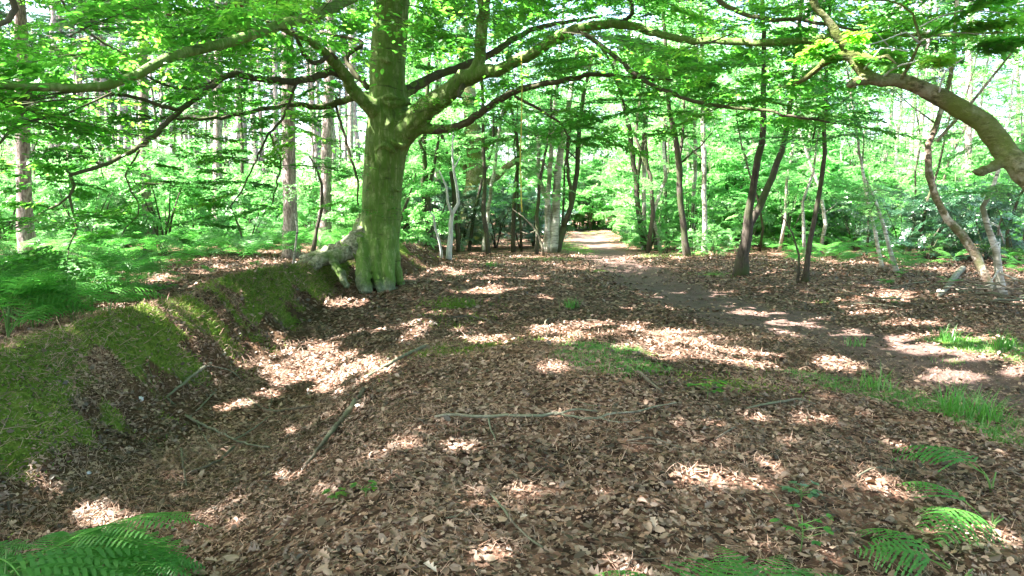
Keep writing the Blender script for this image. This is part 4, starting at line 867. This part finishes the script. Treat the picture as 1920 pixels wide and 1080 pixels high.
def place(kind, v, x, y, s, name, label, cat, grp, bark, leafm, lean=0, sz=None):
    dpt, w_ = where(x, y); label = ' '.join([dpt if 'distant' not in label else '', label.split(' on the ')[0].split(' in the ')[0].split(' beyond ')[0].split(' behind ')[0].split(' under ')[0].split(' among ')[0].split(' between ')[0].split(' round ')[0].split(' against ')[0].split(' filling ')[0], w_]).strip()
    tm, cm = PROTO[kind][v % len(PROTO[kind])]
    key = (kind, v % len(PROTO[kind]), bark, leafm)
    if key not in COPY:
        a = tm.copy(); a.materials.clear(); a.materials.append(M[bark]); b = cm.copy(); b.materials.clear(); b.materials.append(M[leafm]); COPY[key] = (a, b)
    a, b = COPY[key]
    r = empty(name, (x, y, float(H(x, y)))); r.scale = (s, s, sz or s); r.rotation_euler = (rng.normal(0, lean), rng.normal(0, lean), rng.uniform(0, 6.28)); tag(r, label, cat, grp)
    link('trunk' if kind in ('pole', 'pine', 'stem') else 'stem', a, None, r); link('crown', b, None, r)
def px_x(px, Y): return (px - 960) / F_PX * Y
# scattered woodland, denser to the left (pines) and centre/right (birch and young broadleaves)
def ring(n, kind, y0, y1, x0, x1, fn, gap=1.0):
    done = []; tries = 0
    while len(done) < n and tries < n * 30:
        tries += 1
        y = math.sqrt(rng.uniform(y0 ** 2, y1 ** 2)); px = rng.uniform(x0, x1); x = px_x(px, y)
        if path_d(np.array(x), np.array(y)) < (4.2 if gap == 1.8 else 1.8) and y < 54: continue
        if x0 > 700 and 30 < y < 56 and -9 < x - np.interp(y, PTY, PTX) < 3.2: continue
        if any((x - a) ** 2 + (y - b) ** 2 < gap ** 2 for a, b in done): continue
        done.append((x, y)); fn(x, y, len(done))
ring(80, 'pine', 42, 90, -100, 800, lambda x, y, i: place('pine', i, x, y, rng.uniform(.85, 1.15), 'pine_tree', 'distant straight grey pine trunk in the pine stand left of the beech', 'pine', 'distant pines left of the beech', 'pine_bark', 'pine_leaf', .01), 1.5)
ring(12, 'pine', 34, 70, 1450, 1960, lambda x, y, i: place('pine', i, x, y, rng.uniform(.85, 1.1), 'pine_tree', 'distant reddish pine trunk against the bright sky on the right', 'pine', 'distant pines on the right', 'pine_bark', 'pine_leaf', .02), 2)
ring(36, 'pole', 33, 70, 950, 1450, lambda x, y, i: place('pole', i, x, y, rng.uniform(.75, 1.15), 'birch_tree', 'slender pale birch in the thick wood beyond the path bend', 'birch', 'birches beyond the path bend', 'birch_bark', 'wood_leaf', .04), 1.3)
ring(20, 'pole', 24, 60, 1430, 1980, lambda x, y, i: place('pole', i, x, y, rng.uniform(.6, 1.0), 'birch_tree', 'slender birch in the open wood on the right', 'birch', 'birches in the open wood on the right', 'birch_bark', 'wood_leaf', .06), 1.5)
ring(14, 'pole', 30, 60, -60, 780, lambda x, y, i: place('pole', i, x, y, rng.uniform(.4, .7), 'young_tree', 'young leafy tree under the pines on the left', 'tree', 'young trees under the pines', 'dark_bark', 'wood_leaf', .05), 2)
ring(16, 'pole', 26, 45, 740, 1010, lambda x, y, i: place('pole', i, x, y, rng.uniform(.5, .9), 'young_tree', 'young spreading tree behind the hollies beyond the beech', 'tree', 'young trees behind the hollies', 'dark_bark', 'wood_leaf', .05), 1.5)
ring(60, 'bush', 21, 50, -80, 760, lambda x, y, i: place('bush', i, x, y, rng.uniform(.7, 1.3), 'bush', 'sunlit leafy bush among the pines on the left', 'bush', 'bushes among the pines', 'dark_bark', 'wood_leaf', .05), 1.5)
ring(70, 'bush', 28, 60, 740, 1980, lambda x, y, i: place('bush', i, x, y, rng.uniform(.7, 1.5), 'bush', 'leafy green bush in the wood beyond the path', 'bush', 'bushes in the wood beyond the path', 'dark_bark', 'wood_leaf', .05), 1.5)
for i in range(6):
    x = px_x((770, 810, 865, 930, 975, 1000)[i], 29 + i * .9); place('holly', i, x, 29 + i * .9, .95 + .1 * (i % 2), 'holly_bush', 'dark glossy holly bush in the thicket beyond the beech', 'holly', 'hollies beyond the beech', 'dark_bark', 'holly_leaf')
for i, (px, Y, s) in enumerate([(1690, 26, .9), (1740, 24, .8), (1790, 25, .95), (1850, 24, .9), (1600, 30, .9), (1545, 33, 1.0), (1910, 22, .9), (1480, 36, 1)]):
    place('holly', i, px_x(px, Y), Y, s, 'holly_bush', 'dark holly bush in the thicket on the right', 'holly', 'hollies on the right', 'dark_bark', 'holly_leaf')
for i, (px, Y, s) in enumerate([(1190, 33, .35), (1215, 30, .3), (1250, 27.5, .35), (1300, 24.5, .33), (1340, 24, .3), (1170, 38, .4), (1380, 27, .35), (1270, 30, .4), (1325, 28, .4)]):
    place('bush', i, px_x(px, Y), Y, s, 'low_shrub', 'low green shrub round the feet of the birches at the path bend', 'shrub', 'low shrubs at the path bend', 'dark_bark', 'wood_leaf')
ring(40, 'bush', 36, 62, 760, 1500, lambda x, y, i: place('bush', i, x, y, rng.uniform(1.7, 2.6), 'tall_bush', 'tall light green thicket bush filling the wood beyond the path bend', 'bush', 'tall bushes beyond the path bend', 'dark_bark', 'wood_leaf', .05), 1.8)
ring(26, 'bush', 34, 62, 1450, 1990, lambda x, y, i: place('bush', i, x, y, rng.uniform(1.1, 1.7), 'tall_bush', 'tall airy bush in the open wood on the right', 'bush', 'tall bushes on the right', 'dark_bark', 'wood_leaf', .05), 1.8)
ring(34, 'bush', 34, 66, -100, 760, lambda x, y, i: place('bush', i, x, y, rng.uniform(1.2, 2.1), 'tall_bush', 'tall sunlit thicket bush between the pine trunks', 'bush', 'tall bushes between the pines', 'dark_bark', 'wood_leaf', .05), 1.8)
ring(64, 'stem', 26, 62, 800, 1480, lambda x, y, i: place('stem', i, x, y, rng.uniform(.8, 1.2), 'thin_tree', 'thin young tree among many in the thicket beyond the path bend', 'tree', 'thin young trees beyond the path bend', ('birch_bark', 'dark_bark', 'dark_bark')[i % 3], 'wood_leaf', .07), .9)
ring(34, 'stem', 22, 55, 1480, 1990, lambda x, y, i: place('stem', i, x, y, rng.uniform(.7, 1.1), 'thin_tree', 'thin young tree in the open wood on the right', 'tree', 'thin young trees on the right', ('birch_bark', 'dark_bark')[i % 2], 'wood_leaf', .09), 1.0)
ring(30, 'stem', 26, 60, -80, 760, lambda x, y, i: place('stem', i, x, y, rng.uniform(.5, .9), 'thin_tree', 'thin leafy young tree between the pine trunks', 'tree', 'thin young trees between the pines', 'dark_bark', 'wood_leaf', .07), 1.0)
# far wood closing the view
wf = Leafage()
for i in range(1150):
    y = rng.uniform(75, 120); px = rng.uniform(-150, 2070)
    top = 17 if px < 700 else (20 if px < 1450 else 9 + 6 * rng.random())
    wf.fan(np.array([px_x(px, y), y, float(H(px_x(px, y), y)) + rng.random() ** .9 * top]), rng.uniform(0, 6.28), rng.normal(0, .4), rng.normal(0, .4), rng.uniform(1.5, 2.6), .55, FANS_S, .7, False)
P, D, N, S = wf.arrays(); tag(link('far_woods', leaf_mesh('far_woods', P, D, N, S, wf.rn(), 'dia'), M['wood_leaf']), 'far wood merging into one green mass behind the trunks', 'woods', None, 'stuff')

# ------------------------------------------------------------------ bracken
def frond_mesh(seed, L=.9, npairs=15, pn=9, fill=1.0):
    """bracken frond along +X from origin, arching"""
    r = np.random.default_rng(seed); V = []; F = []; rn = []; n0 = 0
    ts = np.linspace(0, 1, 24)
    def axis_(t): return np.stack([L * t * (1 - .12 * t), 0 * t, .42 * L * (t - 1.25 * t ** 2.1)], -1)
    w = Wood(); w.tube(axis_(ts), np.linspace(.0045, .001, 24) * L / .9, 4, .06, 0, 0, False)
    for i in range(npairs):
        t = .22 + .77 * (i / (npairs - 1)) ** .92; c = axis_(np.array(t)); tang = unit(axis_(np.array(min(1, t + .02))) - axis_(np.array(t - .02)))
        for sd in (1, -1):
            l = L * .42 * (1 - ((t - .22) / .80)) ** .85 + .012
            l *= r.uniform(.85, 1.1); a = sd * r.uniform(1.0, 1.2)
            up = np.cross(tang, [0, -1, 0]) if tang[0] > 0 else np.array([0, 0, 1.]); up = unit(np.array([-tang[2], 0, tang[0]]))
            side = np.array([0, 1, 0]) * sd
            d = unit(tang * math.cos(a) + side * abs(math.sin(a))); droop = -.25 - .15 * r.random()
            m = max(4, int(pn * l / (.42 * L) * 1.4) + 2)
            q = np.linspace(0, 1, m + 1)
            cl = c + d * (q[:, None] * l) + up * (droop * l * q[:, None] ** 2)
            for j in range(m):
                p0 = cl[j]; dd = unit(cl[j + 1] - cl[j]); sv = unit(np.cross(up, dd)); wl = L * .024 * (1 - q[j] * .85) * (.35 + .65 * l / (.42 * L)) + .003; st = l / m
                for s2 in (1, -1):
                    b0 = p0; b1 = p0 + dd * st * fill; tip = p0 + sv * s2 * wl + dd * st * .95 - up * wl * .15; tip2 = p0 + sv * s2 * wl * .6 + dd * st * .15
                    V += [b0, b1, tip, tip2]; F.append((n0, n0 + 1, n0 + 2, n0 + 3) if s2 < 0 else (n0 + 3, n0 + 2, n0 + 1, n0)); n0 += 4; rn += [.15 + .6 * r.random()] * 4
    Vw = np.concatenate(w.V); Fw = np.concatenate(w.F) + n0
    return mesh_np('frond', np.vstack([np.array(V), Vw]), [np.array(F), Fw], {'rnd': np.array(rn + [1.0] * len(Vw))})
def compound_frond(seed):
    r = np.random.default_rng(seed); V = []; F = []; rn = []; w = Wood()
    def blade(o, d, up, L_, n, tone):
        q = np.linspace(0, 1, 9); ax = o + d * (q[:, None] * L_) - up * (.22 * L_ * q[:, None] ** 2)
        w.tube(ax, np.linspace(.0028, .0008, 9) * (.4 + L_), 3, .08, 0, 0, False); sv = unit(np.cross(up, d))
        for i in range(n):
            t = .1 + .88 * i / (n - 1); c = np.array([np.interp(t, q, ax[:, k]) for k in range(3)]); l = L_ * .36 * (1 - t) ** .75 + .008; wd = L_ * .78 / n * .33
            for s2 in (1, -1):
                a = r.normal(1.12, .05); dd = unit(d * math.cos(a) + sv * s2 * math.sin(a) - up * .12); pv = unit(np.cross(up, dd)); fo = up * wd * .35
                m1 = c + dd * l * .35 - up * l * .02; m2 = c + dd * l * .75 - up * l * .09; tip = c + dd * l - up * l * .17; n0 = len(V)
                V.extend([c + pv * wd * .9 + fo, c - pv * wd * .9 + fo, m1 - pv * wd + fo, m1 + pv * wd + fo, m2 - pv * wd * .7, m2 + pv * wd * .7, tip - pv * wd * .12, tip + pv * wd * .12])
                F.extend([(n0, n0 + 3, n0 + 2, n0 + 1), (n0 + 3, n0 + 5, n0 + 4, n0 + 2), (n0 + 5, n0 + 7, n0 + 6, n0 + 4)]); rn.extend([np.clip(tone + r.normal(0, .1), 0, 1)] * 8)
    up = np.array([0, 0, 1.]); main = np.array([(t * (1 - .1 * t), 0, .30 * (t - 1.25 * t ** 2.1)) for t in np.linspace(0, 1, 12)])
    w.tube(main[:9], np.linspace(.0055, .002, 9), 4, .08, 0, 0, False)
    for i, t in enumerate((.16, .30, .43, .54, .64, .73, .81)):
        c = np.array([np.interp(t, np.linspace(0, 1, 12), main[:, k]) for k in range(3)])
        for s2 in (1, -1):
            a = 1.15 - .25 * t + r.normal(0, .05); d = unit(np.array([math.cos(a), s2 * math.sin(a), .12 - .25 * t]))
            blade(c, d, unit(up - (up @ d) * d), (.50, .46, .39, .31, .24, .17, .12)[i] * r.uniform(.88, 1.08), (14, 13, 12, 10, 9, 7, 6)[i], .3 + .4 * r.random())
    d = unit(main[-1] - main[8]); blade(main[8], d, unit(up - (up @ d) * d), .26, 10, .5)
    Vw = np.concatenate(w.V); return mesh_np('frond', np.vstack([np.array(V), Vw]), [np.array(F), np.concatenate(w.F) + len(V)], {'rnd': np.array(rn + [1.0] * len(Vw))})
FR = [compound_frond(i) for i in range(4)]; FRL = [frond_mesh(20 + i, 1.0, 12, 4, 1.02) for i in range(3)]
for m_ in FR + FRL: m_.materials.append(M['fern'])
def fern(x, y, n, s, label, grp, near=True, yaw0=None, spread=6.28, z=0, stalk=.3, pit=(.1, .7)):
    g = G(x, y); r = empty('bracken', tuple(g)); tag(r, label, 'bracken', grp)
    for i in range(n):
        yaw = (rng.uniform(0, 6.28) if yaw0 is None else yaw0 + rng.uniform(-.5, .5) * spread)
        f = link('frond', (FR if near else FRL)[rng.integers(4 if near else 3)], None, r)
        h = stalk * rng.uniform(.6, 1.2); f.location = (.05 * math.cos(yaw), .05 * math.sin(yaw), h + z)
        f.rotation_euler = (rng.normal(0, .2), -rng.uniform(*pit), yaw); k = s * rng.uniform(.75, 1.15); f.scale = (k, k, k)
    w = Wood()
    for i in range(min(n, 3)):
        a = rng.uniform(0, 6.28); w.tube([(0, 0, -.03), (.02 * math.cos(a), .02 * math.sin(a), stalk * .6), (.05 * math.cos(a), .05 * math.sin(a), stalk * 1.1 + z)], [.006, .005, .004], 5, .2, .002, 0)
    link('stalk', w.mesh('stalk'), M['stem_g'], r); return r
GB = 'bracken close to the camera'
fern(-2.35, 2.95, 9, .9, 'large bracken in the bottom left corner with arching sunlit fronds', GB, yaw0=-.05, spread=1.7, stalk=.50, pit=(-.25, .15))
fern(-2.95, 3.15, 4, .6, 'bracken frond catching the sun on the left edge above the large corner bracken', GB, yaw0=.2, spread=1.4, stalk=.34, pit=(-.1, .3))
fern(-2.1, 2.45, 5, .7, 'low bracken in front of the large corner bracken at the bottom edge', GB, yaw0=.2, spread=2.0, stalk=.22, pit=(-.2, .25))
fern(.72, 2.3, 5, .52, 'bracken rising over the bottom edge right of centre', GB, False, yaw0=.9, spread=3.0, stalk=.13, pit=(.0, .4))
fern(.98, 2.45, 4, .44, 'small bracken frond touching the one at the bottom edge', GB, False, yaw0=.4, spread=3, stalk=.1, pit=(.1, .4))
fern(2.05, 2.95, 4, .5, 'sunlit bracken low in the bottom right corner', GB, False, yaw0=3.0, spread=2.5, stalk=.06, pit=(.0, .25))
fern(2.85, 3.9, 3, .52, 'blue green bracken at the right edge above the corner one', GB, False, yaw0=2.8, spread=2.0, stalk=.1, pit=(.1, .3))
fern(2.5, 3.4, 3, .48, 'bracken on the right edge between the blue green one and the corner one', GB, False, yaw0=2.8, spread=2.0, stalk=.06, pit=(.0, .25))
# bracken bed behind the left bank: near ones
cnt = 0
while cnt < 60:
    px = rng.uniform(-60, 330); Y = rng.uniform(7.0, 13.5); x = px_x(px, Y)
    if x > np.interp(Y, BY, BCX) - .55: continue
    if px > 200 + (Y - 8) * 18: continue
    fern(x, Y, rng.integers(4, 7), rng.uniform(.7, 1.0), ('front', 'second', 'third', 'back')[min(3, int((Y - 7) / 1.6))] + ' row bracken behind the mossy bank ' + ('at the very left edge', 'below the thick left pine', 'between the two left pines', 'below the sunlit pale pine')[int(np.clip((px + 60) / 98, 0, 3))], 'bracken behind the mossy bank', False, stalk=.38); cnt += 1
for i, (px, py, s_) in enumerate([(15, 640, .5), (60, 618, .55), (110, 610, .5), (30, 590, .6), (160, 598, .5), (205, 590, .45), (90, 580, .6), (150, 570, .6), (220, 565, .5), (10, 560, .7), (255, 555, .45), (60, 550, .7)]):
    p = ghit(px, py); fern(p[0], p[1], 5, s_ * 1.25, 'low bracken spilling towards the bank crest, ' + ('lowest at the left edge', 'just right of the lowest one', 'halfway along the near hump', 'small at the left edge', 'above the near hump', 'right above the near hump', 'behind the halfway one', 'above the sunlit notch of the bank', 'left of the bare leaf strip', 'tall at the left edge', 'touching the bare leaf strip', 'tall behind the others')[i], 'bracken at the crest of the mossy bank', False, stalk=.14, pit=(.0, .6))
FERNP = []
for v in range(4):                                   # whole plants for the far bed
    Vs = []; Fs = []; rs = []; off = 0
    for i in range(6):
        m_ = FRL[i % 3]; nv = len(m_.vertices); a = np.empty(nv * 3, np.float32); m_.vertices.foreach_get('co', a); a = a.reshape(-1, 3)
        l = np.empty(len(m_.loops), np.int32); m_.loops.foreach_get('vertex_index', l); rr = np.empty(nv, np.float32); m_.attributes['rnd'].data.foreach_get('value', rr)
        R_ = rot(rng.uniform(0, 6.28), rng.uniform(.1, .7), rng.normal(0, .2)); Vs.append(a @ R_.T * rng.uniform(.7, 1) + [0, 0, rng.uniform(.25, .5)]); Fs.append(l.reshape(-1, 4) + off); off += nv; rs.append(rr)
    mm = mesh_np('bracken', np.concatenate(Vs), [np.concatenate(Fs)], {'rnd': np.concatenate(rs)}); mm.materials.append(M['fern']); FERNP.append(mm)
def farfern(x, y, s, label, grp):
    if 'bed' in grp or 'beyond the path' in grp: label = ' '.join([('near row of' if y < 16 else 'second row of' if y < 20 else 'middle row of' if y < 25 else 'back row of') + ' bracken', where(x, y)[1]])
    o = link('bracken', FERNP[rng.integers(4)]); o.location = G(x, y, -.02); o.rotation_euler = (0, 0, rng.uniform(0, 6.28)); o.scale = (s, s, s); tag(o, label, 'bracken', grp)
cnt = 0
while cnt < 230:
    Y = math.sqrt(rng.uniform(12.5 ** 2, 34 ** 2)); px = rng.uniform(-80, 680); x = px_x(px, Y)
    if x > np.interp(Y, BY, BCX) - 1.2 or (Y < 17 and px > 260 + (Y - 12) * 30): continue
    farfern(x, Y, rng.uniform(.8, 1.2), 'bracken in the wide bed under the pines on the left', 'bracken bed under the pines'); cnt += 1
cnt = 0
while cnt < 60:
    Y = math.sqrt(rng.uniform(17 ** 2, 32 ** 2)); px = rng.uniform(1440, 1960); x = px_x(px, Y)
    farfern(x, Y, rng.uniform(.5, .9), 'bracken among the trees on the right beyond the path', 'bracken on the right beyond the path'); cnt += 1
for (px, py, s) in [(1570, 500, .9), (1590, 510, .8), (1545, 492, .8), (1640, 490, .9), (1700, 470, .8), (1600, 478, .9), (1660, 540, .3), (1690, 525, .3), (1780, 540, .35), (1760, 480, .8), (1820, 470, .8), (1670, 575, .25), (1900, 500, .7), (1850, 490, .7), (395, 520, .35), (250, 555, .45), (290, 560, .4), (480, 505, .3), (330, 545, .35), (215, 590, .4)]:
    p = ghit(px, py); farfern(p[0], p[1], s, 'small bracken on the open leaf floor among the right hand trunks' if px > 900 else 'small bracken on the bare strip behind the mossy bank', 'small scattered bracken on the right' if px > 900 else 'small scattered bracken behind the bank')

# ------------------------------------------------------------------ seedlings
def seedling(px, py, n, h, leaf, label, mat, name='seedling'):
    p = ghit(px, py); r = empty(name, tuple(p)); tag(r, label, 'seedling'); w = Wood(); Ps = []; Ds = []; Ns = []
    for i in range(n):
        a = i * 2.4 + rng.normal(0, .3); z = h * (.5 + .5 * i / n); l = h * rng.uniform(.4, .8)
        tip = np.array([math.cos(a) * l, math.sin(a) * l, z + .02]); w.tube([(0, 0, z * .8), tip], [.002, .0012], 4, .1, 0, 0)
        for j in range(3): 
            b = a + (j - 1) * .9; Ps.append(tip); Ds.append([math.cos(b), math.sin(b), -.1]); Ns.append([rng.normal(0, .2), rng.normal(0, .2), 1])
    w.tube([(0, 0, -.01), (0.01, 0, h * .5), (0, 0, h)], [.003, .0025, .002], 5, .1, 0, 0)
    link('stem', w.mesh('stem'), M['stem_g'], r); link('leaves', leaf_mesh('leaves', np.array(Ps), unit(np.array(Ds)), unit(np.array(Ns)), leaf * rng.uniform(.8, 1.2, len(Ps))), M[mat], r)
seedling(1325, 750, 9, .14, .07, 'broad leaved green seedling on the leaf floor in front of the sunlit band', 'beech_leaf')
seedling(1500, 945, 9, .10, .05, 'small dark holly seedling on brown leaves at lower right', 'holly_leaf', 'holly_seedling')
seedling(630, 945, 6, .07, .04, 'tiny green seedling in the ditch bottom left of the other tiny one', 'beech_leaf'); seedling(684, 932, 6, .07, .04, 'tiny bright green seedling at the ditch edge lower centre', 'beech_leaf')
seedling(1500, 1040, 9, .2, .04, 'upright green weed beside the bottom edge bracken', 'fern', 'weed')
seedling(712, 522, 5, .3, .10, 'green seedling on the leaves at the foot of the beech', 'wood_leaf') if False else None
seedling(855, 528, 5, .22, .09, 'yellowish seedling on open leaves just right of the beech', 'wood_leaf')

# ------------------------------------------------------------------ sticks
def stick(pts, label, mat='stick', subs=(), name='stick', grp='fallen sticks'):
    def build(pp, w_):
        P = []; R = []
        for (px, py, wd) in pp:
            q = ghit(px, py); r_ = wd / 2 * .78 * q[1] / F_PX; q[2] = float(H(q[0], q[1])) + max(r_ * .8, .02) + .022; P.append(q); R.append(r_)
        w_.tube(P, R, 8, .06, .004, .08)
    w_ = Wood(); build(pts, w_)
    for s_ in subs: build(s_, w_)
    o = link(name, w_.mesh(name), M[mat]); tag(o, label, 'stick', grp); return o
stick([(815, 792, 6), (860, 787, 8), (905, 792, 8), (950, 788, 7), (1000, 791, 8), (1045, 785, 7), (1075, 793, 6), (1110, 796, 6), (1150, 786, 6), (1190, 783, 5), (1235, 771, 4), (1268, 765, 2)], 'long pale grey stick lying across the middle of the leaf floor', 'pale_stick', subs=[[(1040, 788, 6), (1085, 778, 5), (1120, 782, 2)], [(915, 790, 5), (920, 812, 4), (930, 838, 2)], [(1120, 792, 4), (1160, 803, 3), (1200, 800, 2)]])
stick([(682, 738, 13), (655, 778, 15), (628, 812, 13), (600, 848, 9), (575, 880, 7)], 'thick brown mossy stick running down the ditch side')
stick([(422, 668, 8), (375, 700, 8), (345, 725, 7), (312, 752, 5)], 'greyish branch leaning up the mossy bank', 'pale_stick', subs=[[(390, 692, 4), (430, 700, 3), (455, 720, 2)]])
stick([(312, 752, 6), (355, 790, 7), (400, 812, 6), (455, 838, 5), (505, 848, 4)], 'grey twiggy branch in the ditch below the bank branch', 'pale_stick', subs=[[(355, 790, 4), (385, 760, 4), (402, 742, 3)], [(370, 800, 4), (385, 830, 3), (400, 850, 2)], [(440, 832, 4), (470, 815, 4), (502, 790, 3)]])
stick([(340, 850, 6), (345, 890, 5), (350, 920, 3)], 'short thin twig standing nearly upright on the picture in the ditch left')
stick([(455, 745, 4), (500, 775, 5), (560, 772, 4), (590, 768, 3)], 'thin curved twig between the sun patch and the mossy stick', subs=[[(506, 775, 3), (510, 750, 2), (505, 735, 2)]])
stick([(355, 895, 6), (410, 872, 6), (440, 845, 5)], 'dark bent twig below the grey twiggy branch')
stick([(800, 655, 9), (750, 678, 9), (712, 700, 7), (690, 712, 5)], 'brown half buried stick along the ditch edge in the sun patch')
stick([(1760, 560, 8), (1775, 545, 12), (1790, 525, 14), (1805, 508, 12)], 'pale barked log piece lying between the right hand trees', 'pale_stick', subs=[[(1790, 545, 7), (1815, 552, 6), (1840, 556, 4)]])
stick([(918, 938, 4), (945, 970, 6), (965, 1000, 6), (1015, 1042, 5)], 'dark slender stick near the bottom centre')
stick([(1195, 705, 7), (1215, 722, 7), (1240, 742, 5)], 'short mossy green stick below the nearer grass patch')
stick([(1400, 775, 4), (1450, 765, 6), (1500, 758, 6), (1530, 768, 3)], 'mossy curved stick left of the grass strip')
stick([(1175, 838, 4), (1220, 832, 5), (1260, 846, 4), (1280, 852, 3)], 'greenish twig crossing below the long pale stick', subs=[[(1180, 842, 3), (1250, 845, 2)]])
stick([(1340, 835, 3), (1360, 822, 5), (1378, 812, 3)], 'small dark twig by the sun flecks right of centre')
stick([(1605, 910, 3), (1625, 895, 5), (1650, 888, 3), (1680, 895, 3)], 'thin twig left of the right edge bracken'); stick([(845, 600, 3), (885, 598, 4), (940, 612, 2)], 'faint stick behind the mossy hummock')
stick([(1120, 606, 2), (1030, 603, 3), (1025, 640, 2)], 'thin bent straw coloured twig on the hummock crest')
bp = G(7.6, 10.6); pile = empty('brushwood_pile', tuple(bp)); tag(pile, 'tangled heap of dead branches below the crooked leaning tree', 'brushwood')
for i in range(32):
    a = rng.uniform(-1.2, 1.2) + (math.pi if rng.random() < .5 else 0); c = np.array([rng.normal(.3, 1.1), rng.normal(0, .75), 0]); l = rng.uniform(.5, 1.6); r_ = rng.uniform(.005, .02)
    c[2] = rng.uniform(.02, .35) * math.exp(-(c[0] / 1.6) ** 2)
    e0 = c - np.array([math.cos(a), math.sin(a), 0]) * l / 2; e1 = c + np.array([math.cos(a), math.sin(a), rng.normal(0.1, .2)]) * l / 2
    for e in (e0, e1): e[2] = max(e[2], float(H(e[0] + bp[0], e[1] + bp[1])) - bp[2] + .01)
    w = Wood(); w.tube([e0, c + [0, 0, rng.normal(.03, .04)], e1], [r_, r_ * .9, r_ * .4], 6, .15, .015, .08)
    link('branch', w.mesh('branch'), M['stick'], pile)
# many small twigs nobody could count
w = Wood()
x, y = scatter(900, 2.4, 14, lambda x, y: 1 - .8 * path_m(x, y))
for i in range(len(x)):
    a = rng.uniform(0, 6.28); l = rng.uniform(.08, .4); pts = []
    for q in (-.5, 0, .5):
        xx = x[i] + math.cos(a + q * .5) * l * q; yy = y[i] + math.sin(a + q * .5) * l * q; pts.append([xx, yy, float(H(xx, yy)) + .025])
    r_ = rng.uniform(.0012, .004); w.tube(pts, [r_, r_, r_ * .5], 4, .2, .004, 0, False)
tag(link('small_twigs', w.mesh('small_twigs'), M['stick']), 'tiny broken twigs scattered over the leaves', 'twigs', None, 'stuff')
# stones
def stone(px, py, r_, label):
    import bmesh
    p = ghit(px, py); bm = bmesh.new(); bmesh.ops.create_icosphere(bm, subdivisions=2, radius=r_)
    for v in bm.verts: v.co *= rng.uniform(.75, 1.15); v.co.z *= .7; v.co.x *= .8
    me = bpy.data.meshes.new('stone'); bm.to_mesh(me); bm.free(); o = link('stone', me, M['stone']); o.location = (p[0], p[1], p[2] + r_ * .4); tag(o, label, 'stone')
stone(167, 888, .022, 'small white stone on the dark foot of the bank at lower left')
stone(262, 752, .045, 'pale silvery stone lodged at the broken edge of the mossy bank'); stone(78, 812, .014, 'tiny white stone on the moss near the left edge')
